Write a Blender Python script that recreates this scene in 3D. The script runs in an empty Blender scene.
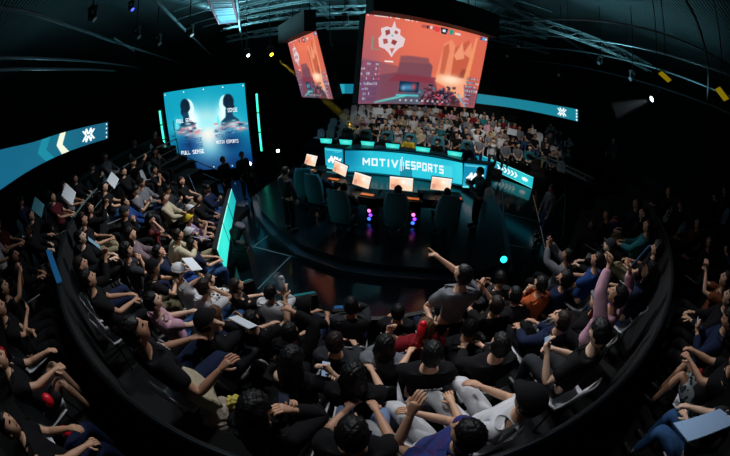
import bpy, bmesh, math, random
import numpy as np
from mathutils import Vector, Matrix, Quaternion
random.seed(7)
rng = np.random.default_rng(5)
SC = bpy.context.scene
COL = SC.collection
# ------------------------------------------------------------------ the camera: a 15 mm equisolid fisheye, pitched 30 deg down
F, PITCH, H = 304.17, math.radians(30), 4.2
def ray(x, y):
    dx, dy = x-365.0, 228.0-y
    r = math.hypot(dx, dy); th = 2*math.asin(min(1, r/(2*F)))
    s = math.sin(th); cx = s*dx/r if r else 0; cy = s*dy/r if r else 0; cz = math.cos(th)
    return Vector((cx, cz*math.cos(PITCH)+cy*math.sin(PITCH), -cz*math.sin(PITCH)+cy*math.cos(PITCH)))
def atz(x, y, z):                       # the point of height z seen at that place of the photo
    r = ray(x, y); t = (z-H)/r.z
    return Vector((0, 0, H))+r*t
def atd(x, y, d):                       # the point at horizontal distance d
    r = ray(x, y); return Vector((0, 0, H))+r*(d/math.hypot(r.x, r.y))
def proj(p):                            # where a point lands in the photograph
    d = (Vector(p)-Vector((0, 0, H))).normalized(); f = d.y*math.cos(PITCH)-d.z*math.sin(PITCH); u = d.y*math.sin(PITCH)+d.z*math.cos(PITCH)
    R_ = 2*F*math.sin(math.acos(max(-1, min(1, f)))/2); q = math.hypot(d.x, u) or 1e-9
    return 365+R_*d.x/q, 228-R_*u/q
cd = bpy.data.cameras.new('camera'); cam = bpy.data.objects.new('camera', cd); COL.objects.link(cam)
cd.type = 'PANO'; cd.panorama_type = 'FISHEYE_EQUISOLID'; cd.fisheye_lens = 15; cd.fisheye_fov = math.radians(200)
cd.sensor_width = 36; cd.clip_start = .05; cd.clip_end = 200
cam.location = (0, 0, H); cam.rotation_euler = (math.radians(60), 0, 0)
SC.camera = cam
SC.view_settings.view_transform = 'Standard'; SC.view_settings.look = 'None'
SC.view_settings.gamma = 1; SC.view_settings.exposure = 0; SC.view_settings.use_curve_mapping = False

# ------------------------------------------------------------------ materials
def lin(c):
    return tuple(((v/255)/12.92 if v/255 <= .04045 else ((v/255+.055)/1.055)**2.4) for v in c)
MATS = {}
def mat(name, rgb=(128,128,128), rough=.6, metal=0, emit=0, noise=0, scale=8, bump=0, coat=0, objcol=False, spec=.5):
    if name in MATS: return MATS[name]
    m = bpy.data.materials.new(name); m.use_nodes = True; nt = m.node_tree; b = nt.nodes['Principled BSDF']
    c = (*lin(rgb), 1)
    b.inputs['Base Color'].default_value = c
    b.inputs['Roughness'].default_value = rough; b.inputs['Metallic'].default_value = metal
    b.inputs['Specular IOR Level'].default_value = spec
    if coat: b.inputs['Coat Weight'].default_value = coat
    src = None
    if objcol:
        oi = nt.nodes.new('ShaderNodeObjectInfo'); src = oi.outputs['Color']
        nt.links.new(src, b.inputs['Base Color'])
    if noise or bump:
        tc = nt.nodes.new('ShaderNodeTexCoord'); nz = nt.nodes.new('ShaderNodeTexNoise'); nz.inputs['Scale'].default_value = scale
        nz.inputs['Detail'].default_value = 5
        nt.links.new(tc.outputs['Object'], nz.inputs['Vector'])
    if noise:
        mx = nt.nodes.new('ShaderNodeMix'); mx.data_type = 'RGBA'; mx.blend_type = 'MULTIPLY'
        mx.inputs['Factor'].default_value = noise
        if src: nt.links.new(src, mx.inputs['A'])
        else: mx.inputs['A'].default_value = c
        rp = nt.nodes.new('ShaderNodeValToRGB'); rp.color_ramp.elements[0].position = .3; rp.color_ramp.elements[1].position = .7
        rp.color_ramp.elements[0].color = (.25, .25, .25, 1)
        nt.links.new(nz.outputs['Fac'], rp.inputs['Fac']); nt.links.new(rp.outputs['Color'], mx.inputs['B'])
        nt.links.new(mx.outputs['Result'], b.inputs['Base Color'])
    if bump:
        bp = nt.nodes.new('ShaderNodeBump'); bp.inputs['Strength'].default_value = bump; bp.inputs['Distance'].default_value = .02
        nt.links.new(nz.outputs['Fac'], bp.inputs['Height']); nt.links.new(bp.outputs['Normal'], b.inputs['Normal'])
    if emit:
        b.inputs['Emission Color'].default_value = c; b.inputs['Emission Strength'].default_value = emit
    MATS[name] = m
    return m
def m_display(name, strength):
    m = bpy.data.materials.new(name); m.use_nodes = True; nt = m.node_tree; b = nt.nodes['Principled BSDF']
    b.inputs['Base Color'].default_value = (.01, .01, .01, 1); b.inputs['Roughness'].default_value = .35
    at = nt.nodes.new('ShaderNodeAttribute'); at.attribute_name = 'picture'
    nt.links.new(at.outputs['Color'], b.inputs['Emission Color']); b.inputs['Emission Strength'].default_value = strength
    return m
BLACK = mat('matte_black', (9, 10, 12), .75, noise=.4)
METAL = mat('dark_metal', (30, 34, 38), .4, .8)
STEEL = mat('grey_steel', (120, 128, 132), .35, .9)
PIPE = mat('painted_pipe', (110, 132, 138), .45, .3)
WHITE = mat('white_plastic', (205, 205, 210), .45)
SKIN = mat('skin', objcol=True, rough=.55, noise=.12, scale=14)
CLOTH = mat('cloth', objcol=True, rough=.9, noise=.35, scale=9, bump=.6, spec=.2)
HAIR = mat('hair', objcol=True, rough=.5, noise=.5, scale=40, bump=.5, spec=.25)
EYE = mat('eye', (25, 16, 14), .2)
LIP = mat('lip', (140, 70, 66), .5)
SHOE = mat('shoe', objcol=True, rough=.5, noise=.2)
def patterned(name, a, b_, scale, kind='voronoi'):
    m = bpy.data.materials.new(name); m.use_nodes = True; nt = m.node_tree; b = nt.nodes['Principled BSDF']
    b.inputs['Roughness'].default_value = .9
    tc = nt.nodes.new('ShaderNodeTexCoord')
    if kind == 'voronoi':
        t = nt.nodes.new('ShaderNodeTexVoronoi'); t.inputs['Scale'].default_value = scale; out = t.outputs['Distance']
    elif kind == 'wave':
        t = nt.nodes.new('ShaderNodeTexWave'); t.inputs['Scale'].default_value = scale; t.inputs['Distortion'].default_value = 3; out = t.outputs['Fac']
    else:
        t = nt.nodes.new('ShaderNodeTexNoise'); t.inputs['Scale'].default_value = scale; out = t.outputs['Fac']
    r = nt.nodes.new('ShaderNodeValToRGB'); r.color_ramp.interpolation = 'CONSTANT'
    r.color_ramp.elements[0].color = (*lin(a), 1); r.color_ramp.elements[1].color = (*lin(b_), 1); r.color_ramp.elements[1].position = .45
    nt.links.new(tc.outputs['Object'], t.inputs['Vector']); nt.links.new(out, r.inputs['Fac']); nt.links.new(r.outputs['Color'], b.inputs['Base Color'])
    MATS[name] = m
    return m
LEOPARD = patterned('leopard_print', (14, 14, 15), (196, 194, 190), 22)
FLORAL = patterned('red_floral_print', (150, 40, 36), (14, 12, 14), 16)
PURPLE = patterned('purple_blue_print', (50, 24, 84), (26, 40, 104), 9, 'noise')
SHORTS = patterned('leafy_shorts_print', (40, 46, 52), (160, 168, 170), 14)

# ------------------------------------------------------------------ mesh helpers
def tag(o, label, cat, group=None):
    o['label'] = label; o['category'] = cat
    if group: o['group'] = group
    return o
def link(name, me, m, parent=None, smooth=False):
    o = bpy.data.objects.new(name, me); COL.objects.link(o)
    if m is not None and not me.materials: me.materials.append(m)
    if parent: o.parent = parent
    if smooth:
        for p in me.polygons: p.use_smooth = True
    return o
def struct(o): o['kind'] = 'structure'; return o
class MB:
    def __init__(s): s.bm = bmesh.new()
    def box(s, c, size, rot=None, bevel=0):
        r = bmesh.ops.create_cube(s.bm, size=1); vs = r['verts']
        M = Matrix.Translation(c) @ (rot.to_4x4() if rot else Matrix()) @ Matrix.Diagonal((*size, 1))
        bmesh.ops.transform(s.bm, matrix=M, verts=vs)
        if bevel:
            es = list({e for v in vs for e in v.link_edges})
            bmesh.ops.bevel(s.bm, geom=es, offset=bevel, segments=2, affect='EDGES')
        return s
    def cyl(s, a, b, r, r2=None, n=12, cap=True):
        a, b = Vector(a), Vector(b); d = b-a
        if d.length < 1e-6: return s
        q = d.to_track_quat('Z', 'Y')
        M = Matrix.Translation((a+b)/2) @ q.to_matrix().to_4x4()
        bmesh.ops.create_cone(s.bm, cap_ends=cap, segments=n, radius1=r, radius2=r if r2 is None else r2, depth=d.length, matrix=M)
        return s
    def sph(s, c, r, sc=(1, 1, 1), n=12):
        bmesh.ops.create_uvsphere(s.bm, u_segments=n, v_segments=max(6, n*2//3), radius=r, matrix=Matrix.Translation(c) @ Matrix.Diagonal((*sc, 1)))
        return s
    def tube(s, pts, r, n=8):
        pts = [Vector(p) for p in pts]; rings = []
        for i, p in enumerate(pts):
            d = (pts[min(i+1, len(pts)-1)]-pts[max(i-1, 0)]).normalized()
            u = d.orthogonal() if abs(d.z) > .9 else d.cross(Vector((0, 0, 1))).normalized()
            u = u.normalized(); w = d.cross(u)
            rings.append([s.bm.verts.new(p+u*r*math.cos(2*math.pi*k/n)+w*r*math.sin(2*math.pi*k/n)) for k in range(n)])
        for a, b in zip(rings, rings[1:]):
            for k in range(n): s.bm.faces.new((a[k], a[(k+1) % n], b[(k+1) % n], b[k]))
        s.bm.faces.new(rings[0][::-1]); s.bm.faces.new(rings[-1])
        return s
    def prism(s, poly, z0, z1):
        lo = [s.bm.verts.new((p[0], p[1], z0)) for p in poly]; hi = [s.bm.verts.new((p[0], p[1], z1)) for p in poly]
        n = len(poly)
        s.bm.faces.new(hi); s.bm.faces.new(lo[::-1])
        for i in range(n): s.bm.faces.new((lo[i], lo[(i+1) % n], hi[(i+1) % n], hi[i]))
        return s
    def slab(s, quad, thick):             # a quad of four 3-D points pushed back by a real thickness
        q = [Vector(p) for p in quad]; n = (q[1]-q[0]).cross(q[3]-q[0]).normalized()
        a = [s.bm.verts.new(p) for p in q]; b = [s.bm.verts.new(p-n*thick) for p in q]
        s.bm.faces.new(a); s.bm.faces.new(b[::-1])
        for i in range(4): s.bm.faces.new((b[i], b[(i+1) % 4], a[(i+1) % 4], a[i]))
        return s
    def mesh(s, name='m'):
        bmesh.ops.recalc_face_normals(s.bm, faces=s.bm.faces)
        me = bpy.data.meshes.new(name); s.bm.to_mesh(me); s.bm.free(); return me
    def build(s, name, m, parent=None, smooth=False):
        return link(name, s.mesh(name), m, parent, smooth)
def empty(name, loc=(0, 0, 0), rz=0):
    o = bpy.data.objects.new(name, None); COL.objects.link(o); o.empty_display_size = .1
    o.location = loc; o.rotation_euler = (0, 0, rz); return o
def catmull(pts, n=8):
    pts = [Vector(p) for p in pts]; P = [pts[0]*2-pts[1]]+pts+[pts[-1]*2-pts[-2]]; out = []
    for i in range(1, len(P)-2):
        for k in range(n):
            t = k/n; a, b, c, d = P[i-1:i+3]
            out.append(.5*((2*b)+(c-a)*t+(2*a-5*b+4*c-d)*t*t+(3*b-a-3*c+d)*t**3))
    return out+[pts[-1]]

# ------------------------------------------------------------------ pictures shown on LED surfaces, drawn here pixel by pixel
FONT = {'A':'0E11111F111111','B':'1E11111E11111E','C':'0E11101010110E','D':'1E11111111111E','E':'1F10101E10101F','F':'1F10101E101010','G':'0E11101711110F','H':'1111111F111111','I':'0E04040404040E','K':'11121418141211','L':'1010101010101F','M':'111B1515111111','N':'11191513111111','O':'0E11111111110E','P':'1E11111E101010','R':'1E11111E141211','S':'0F10100E01011E','T':'1F040404040404','U':'1111111111110E','V':'11111111110A04','W':'11111115151B11','X':'11110A040A1111','Y':'11110A04040404','0':'0E11131519110E','1':'040C040404040E','2':'0E11010204081F','3':'1F02040201110E','4':'02060A121F0202','5':'1F101E0101110E','6':'06081E1111110E','7':'1F010204080808','8':'0E11110E11110E','9':'0E11110F01020C',' ':'00000000000000'}
class Img:
    def __init__(s, w, h, c=(0, 0, 0)):
        s.w, s.h = w, h; s.a = np.zeros((h, w, 3), float); s.a[:] = np.array(c, float)
        s.Y, s.X = np.mgrid[0:h, 0:w]; s.U = (s.X+.5)/w; s.V = (s.Y+.5)/h       # V down
    def mix(s, m, c, al=1.0):
        m = np.clip(m*al, 0, 1)[..., None]; s.a = s.a*(1-m)+np.array(c, float)*m
    def rect(s, u0, v0, u1, v1, c, al=1.0): s.mix(((s.U >= u0) & (s.U < u1) & (s.V >= v0) & (s.V < v1)).astype(float), c, al)
    def poly(s, pts, c, al=1.0):
        ins = np.zeros((s.h, s.w), bool); n = len(pts)
        for i in range(n):
            (x1, y1), (x2, y2) = pts[i], pts[(i+1) % n]
            if y1 == y2: continue
            cr = ((s.V >= min(y1, y2)) & (s.V < max(y1, y2)) & (s.U < (s.V-y1)*(x2-x1)/(y2-y1)+x1)); ins ^= cr
        s.mix(ins.astype(float), c, al)
    def glow(s, u, v, ru, rv, c, al=1.0): s.mix(np.exp(-(((s.U-u)/ru)**2+((s.V-v)/rv)**2)), c, al)
    def disc(s, u, v, ru, rv, c, al=1.0): s.mix(((((s.U-u)/ru)**2+((s.V-v)/rv)**2) < 1).astype(float), c, al)
    def line(s, u0, v0, u1, v1, w, c, al=1.0):
        ax, ay = s.w, s.h; px, py = s.U*ax, s.V*ay; x0, y0, x1, y1 = u0*ax, v0*ay, u1*ax, v1*ay
        L = max((x1-x0)**2+(y1-y0)**2, 1e-9); t = np.clip(((px-x0)*(x1-x0)+(py-y0)*(y1-y0))/L, 0, 1)
        s.mix((np.hypot(px-x0-t*(x1-x0), py-y0-t*(y1-y0)) < w).astype(float), c, al)
    def blur(s, k=2, n=1):
        for _ in range(n):
            for ax in (0, 1):
                s.a = sum(np.roll(np.pad(s.a, [(k, k) if i == ax else (0, 0) for i in range(3)], mode='edge'), o_, ax) for o_ in range(-k, k+1))/(2*k+1)
                s.a = s.a[k:-k] if ax == 0 else s.a[:, k:-k]
    def text(s, t, u, v, hgt, c, wid=.8, al=1.0, slant=0):
        ph = hgt*s.h/7; pw = ph*wid
        for i, ch in enumerate(t):
            f = FONT.get(ch, FONT[' '])
            for r in range(7):
                bits = int(f[2*r:2*r+2], 16)
                for k in range(5):
                    if bits >> (4-k) & 1:
                        x = u*s.w+(i*6+k)*pw+slant*(7-r)*ph; y = v*s.h+r*ph
                        x0, x1, y0, y1 = int(round(x)), int(round(x+pw*1.25)), int(round(y)), int(round(y+ph*1.1))
                        x1 = max(x1, x0+1); y1 = max(y1, y0+1)
                        if x0 >= 0 and y0 >= 0: s.a[y0:y1, x0:x1] = s.a[y0:y1, x0:x1]*(1-al)+np.array(c, float)*al
def display(name, img, fn, material, parent=None):
    """a grid of points fn(u, v) (v downwards), coloured by the picture"""
    h, w = img.h, img.w
    co = np.array([fn((x)/(w-1), (y)/(h-1)) for y in range(h) for x in range(w)], dtype=np.float32)
    me = bpy.data.meshes.new(name); nq = (w-1)*(h-1)
    me.vertices.add(w*h); me.vertices.foreach_set('co', co.ravel())
    yy, xx = np.mgrid[0:h-1, 0:w-1]; i = (yy*w+xx).ravel()
    q = np.stack([i, i+w, i+w+1, i+1], 1).astype(np.int32)
    me.loops.add(nq*4); me.loops.foreach_set('vertex_index', q.ravel())
    me.polygons.add(nq); me.polygons.foreach_set('loop_start', np.arange(0, nq*4, 4, dtype=np.int32))
    me.update(calc_edges=True)
    c = np.clip(img.a, 0, 255)/255; c = np.where(c <= .04045, c/12.92, ((c+.055)/1.055)**2.4)
    at = me.attributes.new('picture', 'FLOAT_COLOR', 'POINT')
    at.data.foreach_set('color', np.concatenate([c.reshape(-1, 3), np.ones((w*h, 1))], 1).astype(np.float32).ravel())
    return link(name, me, material, parent)
def quadfn(tl, tr, br, bl):
    tl, tr, br, bl = map(Vector, (tl, tr, br, bl))
    return lambda u, v: (tl*(1-u)+tr*u)*(1-v)+(bl*(1-u)+br*u)*v
def pathfn(top, bot):                    # two smooth polylines, same count
    T, B = catmull(top, 12), catmull(bot, 12); n = len(T)-1
    def at(P, u):
        k = min(int(u*n), n-1); f = u*n-k; return P[k]*(1-f)+P[k+1]*f
    return lambda u, v: at(T, u)*(1-v)+at(B, u)*v
def backing(name, fn, thick, m, parent, grow=.0, n=40, away=None):
    """a solid body behind a display surface"""
    bm = bmesh.new(); R = []
    for i in range(n+1):
        u = i/n; t, b = fn(u, 0), fn(u, 1); e = .004
        du = fn(min(1, u+e), .5)-fn(max(0, u-e), .5); nrm = du.cross(t-b).normalized()
        up = (t-b).normalized()*grow
        side = du.normalized()*(grow if i == n else -grow if i == 0 else 0)
        t2, b2 = t+up+side, b-up+side
        R.append([bm.verts.new(p) for p in (t2-nrm*.006, t2-nrm*thick, b2-nrm*thick, b2-nrm*.006)])
    for a, b in zip(R, R[1:]):
        for k in range(4): bm.faces.new((a[k], a[(k+1) % 4], b[(k+1) % 4], b[k]))
    bm.faces.new(R[0]); bm.faces.new(R[-1][::-1])
    bmesh.ops.recalc_face_normals(bm, faces=bm.faces)
    me = bpy.data.meshes.new(name); bm.to_mesh(me); bm.free()
    return link(name, me, m, parent)
# ------------------------------------------------------------------ the setting
CC = Vector((0, 7.2, 0))                 # centre of the curved stands
def pol(r, a, z=0): t = math.radians(a); return Vector((r*math.sin(t), 7.2-r*math.cos(t), z))
def atring(x, y, R):                     # the point seen there on the vertical cylinder of radius R about the centre
    r = ray(x, y); a = r.x*r.x+r.y*r.y; b = -2*7.2*r.y; c = 7.2*7.2-R*R
    return Vector((0, 0, H))+r*((-b+math.sqrt(b*b-4*a*c))/(2*a))
FLOOR = mat('polished_black_floor', (9, 16, 21), .12, noise=.25, scale=1.5, spec=.5)
STAGE = mat('stage_vinyl', (16, 28, 33), .22, noise=.2, scale=2, spec=.4)
TIER = mat('tier_carpet', (12, 13, 15), .95, noise=.5, scale=20)
DRAPE = mat('black_drape', (5, 6, 8), .95, noise=.3, scale=3)
def wall(name, a, b, z1=8.2, th=.2):
    a, b = Vector((*a, 0)), Vector((*b, 0)); d = (b-a)
    m = MB(); m.box(((a+b)/2)+Vector((0, 0, z1/2)), (d.length, th, z1), Matrix.Rotation(math.atan2(d.y, d.x), 3, 'Z'))
    return struct(m.build(name, DRAPE))
struct(MB().box((0.5, 7, -.05), (32, 28, .1)).build('floor', FLOOR))
wall('wall_far', (-15, 20.5), (16, 20.5)); wall('wall_left', (-15, -6), (-15, 20.5)); wall('wall_right', (16, -6), (16, 20.5)); wall('wall_near', (-15, -6), (16, -6))
def m_ceiling():
    m = bpy.data.materials.new('corrugated_ceiling'); m.use_nodes = True; nt = m.node_tree; b = nt.nodes['Principled BSDF']
    tc = nt.nodes.new('ShaderNodeTexCoord'); w = nt.nodes.new('ShaderNodeTexWave'); w.inputs['Scale'].default_value = 2.2
    w.bands_direction = 'Y'; nt.links.new(tc.outputs['Object'], w.inputs['Vector'])
    r = nt.nodes.new('ShaderNodeValToRGB'); r.color_ramp.elements[0].color = (.03, .045, .05, 1); r.color_ramp.elements[1].color = (.10, .14, .15, 1)
    nt.links.new(w.outputs['Fac'], r.inputs['Fac']); nt.links.new(r.outputs['Color'], b.inputs['Base Color'])
    bp = nt.nodes.new('ShaderNodeBump'); bp.inputs['Strength'].default_value = .8; bp.inputs['Distance'].default_value = .1
    nt.links.new(w.outputs['Fac'], bp.inputs['Height']); nt.links.new(bp.outputs['Normal'], b.inputs['Normal']); b.inputs['Roughness'].default_value = .6
    return m
struct(MB().box((.5, 7, 8.25), (32, 28, .1)).build('ceiling', m_ceiling()))
def sector(name, r0, r1, a0, a1, z0, z1, m, step=3):
    n = max(2, int(abs(a1-a0)/step)); A = [a0+(a1-a0)*i/n for i in range(n+1)]
    bm = bmesh.new(); R = []
    for a in A: R.append([bm.verts.new(pol(r, a, z)) for r, z in ((r0, z0), (r1, z0), (r1, z1), (r0, z1))])
    for a, b in zip(R, R[1:]):
        for k in range(4): bm.faces.new((a[k], a[(k+1) % 4], b[(k+1) % 4], b[k]))
    bm.faces.new(R[0]); bm.faces.new(R[-1][::-1]); bmesh.ops.recalc_face_normals(bm, faces=bm.faces)
    me = bpy.data.meshes.new(name); bm.to_mesh(me); bm.free(); return link(name, me, m)
ROWR = [4.4+.67*k for k in range(4)]; ROWZ = [.1+.42*k for k in range(4)]
for k in range(4):
    struct(sector('seating_tier', ROWR[k]-.45, (ROWR[k]+.22) if k < 3 else 6.84, -108, (36, 50, 64, 78)[k], -.02, ROWZ[k], TIER))
struct(sector('walkway', 6.93, 7.5, -112, 84, -.02, 1.5, TIER))
UPR = [7.85+.72*k for k in range(3)]; UPZ = [1.7+.4*k for k in range(3)]
for k in range(3):
    for a0, a1 in ((-112, -8), (8, 84)):
        struct(sector('upper_tier', UPR[k]-.42, (UPR[k]+.3) if k < 2 else 9.75, a0, a1, -.02, UPZ[k], TIER))
struct(sector('parapet', 6.85, 6.92, -54, 62, -.02, 2.56, mat('parapet_panel', (10, 11, 13), .8)))
o = MB().tube([pol(6.885, a, 2.585) for a in range(-54, 63, 2)], .024).build('handrail', METAL); tag(o, 'black metal handrail along top of the parapet behind near stand', 'handrail')
o = sector('crowd_barrier', 3.72, 3.8, -26, 36, 0, .5, mat('barrier_panel', (8, 10, 12), .6)); tag(o, 'low black barrier between polished floor and front row of near stand', 'barrier')
# far stand: straight tiers, turned with the stage
U_, N_ = Vector((.94, -.34, 0)), Vector((.34, .94, 0)); P0 = Vector((1.3, 10.6, 0)); RZ = math.atan2(-.34, .94)
def stg(s, n, z=0): return P0+U_*s+N_*n+Vector((0, 0, z))
FROW = 6; FZ = [.3+.16*j for j in range(FROW)]; FN = [3.1+.8*j for j in range(FROW)]
ROT = Matrix.Rotation(RZ, 3, 'Z')
for j in range(FROW):
    struct(MB().box(stg(1.3, FN[j]+.1, FZ[j]/2), (14.6, .8, FZ[j]), ROT).build('far_tier', TIER))
# stage
px = [(256, 194), (261, 210), (278.6, 227.7), (303, 245), (345, 259), (380, 264), (430, 268), (480, 272), (507, 262), (500, 215), (490, 188)]
sp = [atz(x, y, .3).xy for x, y in px]+[stg(3.4, 1.9).xy, stg(-4.6, 1.9).xy, atz(285, 172, .3).xy]
struct(MB().prism(sp, 0, .3).build('stage_platform', STAGE))
cen = sum((Vector(p) for p in sp), Vector((0, 0)))/len(sp)
st2 = [cen+(Vector(p)-cen)*(1+.22/(Vector(p)-cen).length) for p in sp]
struct(MB().prism(st2, 0, .14).build('stage_step', mat('step_gloss', (16, 40, 52), .3)))
TAPE = mat('floor_tape', (44, 78, 84), .6)
for i, (a, b) in enumerate([((244, 244), (352, 271)), ((300, 247), (258, 289)), ((279, 228), (246, 252)), ((502, 190), (505, 268)), ((496, 211), (546, 224)), ((497, 243), (541, 250))]):
    A, B = atz(*a, 0), atz(*b, 0); d = (B-A).normalized(); n = Vector((-d.y, d.x, 0))*.017
    struct(MB().prism([(A+n).xy, (A-n).xy, (B-n).xy, (B+n).xy], .0005, .004).build('trim_%d' % (i+1), TAPE))
# ------------------------------------------------------------------ LED pictures
LED = m_display('led_pixels', 1.2)
TEAL = (28, 176, 200)
def img_banner():
    g = Img(420, 80, (24, 160, 186))
    g.glow(.5, .6, .5, .9, (48, 200, 218), .8); g.glow(.02, .2, .12, .8, (10, 110, 150), .8); g.glow(.98, .3, .1, 1, (60, 215, 225), .6)
    for i in range(26):
        u = rng.random(); v = rng.random(); g.rect(u, v, u+.12*rng.random(), v+.03, (70, 210, 225), .35)
    g.rect(0, 0, 1, .05, (8, 70, 90)); g.rect(0, .94, 1, 1, (8, 80, 100))
    g.rect(.80, .3, .9, .95, (120, 235, 235), .3); g.rect(.46, .55, .56, 1, (14, 100, 125), .7)
    return g
def img_script(c=(22, 150, 180)):
    g = Img(90, 90, c); g.rect(.04, .06, .9, .12, (120, 225, 230), .6); g.rect(.5, .14, .8, .18, (120, 225, 230), .5); g.glow(.5, 1, .8, .3, (90, 225, 230), .6)
    pts = [(.2, .66), (.36, .4), (.4, .66), (.54, .4), (.52, .66), (.66, .42), (.7, .6), (.84, .45)]
    for a, b in zip(pts, pts[1:]): g.line(*a, *b, 4, (245, 252, 252))
    g.line(.2, .6, .3, .52, 5, (245, 252, 252)); g.rect(0, .95, 1, 1, (110, 225, 230)); g.rect(.96, 0, 1, 1, (8, 60, 80))
    return g
def img_barrier():
    g = Img(200, 60, (26, 160, 180)); g.glow(.1, .5, .3, 1, (12, 110, 140), .8); g.glow(.85, .6, .2, .8, (60, 215, 215), .6)
    for i in range(6):
        u = .42+i*.058; g.line(u, .28, u+.03, .5, 2.6, (225, 246, 246)); g.line(u+.03, .5, u, .72, 2.6, (225, 246, 246))
    for k in range(5):
        a = k*math.pi/5; g.line(.87-.045*math.cos(a), .5-.16*math.sin(a), .87+.045*math.cos(a), .5+.16*math.sin(a), 1.6, (240, 250, 250))
    g.rect(0, 0, 1, .06, (110, 230, 230)); g.rect(0, .93, 1, 1, (90, 220, 220)); return g
def mark(g, u, v, su, sv):                # the white double-chevron mark
    c = (235, 248, 250); w = g.h*.038
    for sx in (-1, 1):
        for sy in (-1, 1):
            g.line(u+sx*su*.42, v+sy*sv, u+sx*su*.10, v+sy*sv*.22, w, c); g.line(u+sx*su*1.0, v+sy*sv*.75, u+sx*su*.45, v+sy*sv*.05, w, c)
            g.line(u+sx*su*.42, v+sy*sv, u+sx*su*.5, v+sy*sv*.55, w, c)
def img_ribbon_l():
    g = Img(300, 60, (15, 88, 116)); g.glow(0, .6, .35, 1, (14, 98, 134), .6); g.glow(.6, .4, .2, 1, (22, 112, 132), .5)
    g.poly([(.47, 0), (.53, 0), (.50, .5), (.56, 1), (.50, 1), (.44, .5)], (22, 128, 150))
    g.poly([(.60, 0), (.645, 0), (.62, .55), (.67, 1), (.615, 1), (.575, .5)], (226, 232, 208))
    mark(g, .83, .48, .045, .33)
    for k in range(4): g.disc(.985, .12+.25*k, .006, .05, (240, 255, 255))
    return g
def img_ribbon_r():
    g = Img(500, 30, (18, 116, 136)); g.glow(.1, .5, .06, 1, (40, 170, 190), .7)
    g.line(.045, .2, .06, .5, 3, (235, 245, 240)); g.line(.06, .5, .045, .8, 3, (235, 245, 240))
    g.rect(.115, 0, .58, 1, (18, 110, 135)); mark(g, .93, .5, .017, .33)
    for k in range(4): g.disc(.993, .12+.25*k, .003, .07, (240, 255, 255))
    return g
def img_poster():
    g = Img(450, 390, (14, 150, 178)); g.mix(np.clip((g.V-.45)*2.2, 0, 1), (12, 62, 118)); g.mix(np.clip((g.V-.8)*4, 0, 1), (8, 34, 84), .8)
    g.glow(.5, .55, .2, .3, (150, 235, 245), .9); g.glow(.52, .5, .17, .2, (255, 232, 222), 1.0); g.glow(.52, .45, .3, .06, (190, 240, 246), .6); g.glow(.5, .42, .35, .1, (110, 215, 225), .6)
    for u0 in (.27, .80):
        sd = 1 if u0 < .5 else -1
        g.disc(u0+sd*.035, .24, .075, .12, (200, 244, 248)); g.glow(u0+sd*.09, .38, .07, .14, (225, 252, 253), 1)
        g.disc(u0, .20, .062, .088, (12, 32, 50)); g.disc(u0-sd*.02, .27, .045, .06, (14, 38, 58)); g.poly([(u0-.04, .28), (u0+.03, .28), (u0+.04, .37), (u0+.10, .42), (u0+.11, .52), (u0-.12, .52), (u0-.11, .43), (u0-.05, .38)], (18, 58, 84)); g.disc(u0+sd*.05, .22, .014, .03, (16, 40, 60))
    g.blur(3, 1)
    for u0 in (.27, .80):
        sd = 1 if u0 < .5 else -1
        g.glow(u0-.10, .50, .06, .04, (216, 130, 140), .8); g.glow(u0+.03, .47, .07, .03, (240, 225, 228), .9); g.glow(u0+.10, .53, .06, .03, (226, 150, 150), .8); g.glow(u0-.14, .42, .02, .07, (80, 220, 225), .9)
        for q in range(46): 
            a, b = u0+.09*rng.standard_normal(), .5+.045*rng.standard_normal(); g.glow(a, b, .024, .009, [(245, 235, 238), (210, 120, 130), (30, 40, 80), (120, 220, 235)][rng.integers(4)], .8)
        g.glow(u0-.02, .68, .13, .12, (10, 38, 90), .85)
    g.text('FULL SENSE', .13, .35, .045, (245, 252, 255), .72, slant=.1); g.text('SENSE', .78, .28, .045, (235, 250, 255), .7)
    for k, (v, c) in enumerate(((.595, (30, 90, 150)), (.665, (26, 80, 145)), (.74, (246, 250, 255)))): g.text('FULL SENSE', .13, v, .05, c, .82)
    for k, (v, c) in enumerate(((.51, (40, 100, 150)), (.575, (30, 84, 140)), (.65, (246, 250, 255)))): g.text('MOTIV ESPORTS', .60, v, .042, c, .66)
    for u in (.02, .27, .52, .75, .98): g.disc(u, .03, .007, .009, (235, 250, 250)); g.disc(u, .97, .007, .009, (200, 240, 250))
    return g
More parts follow.
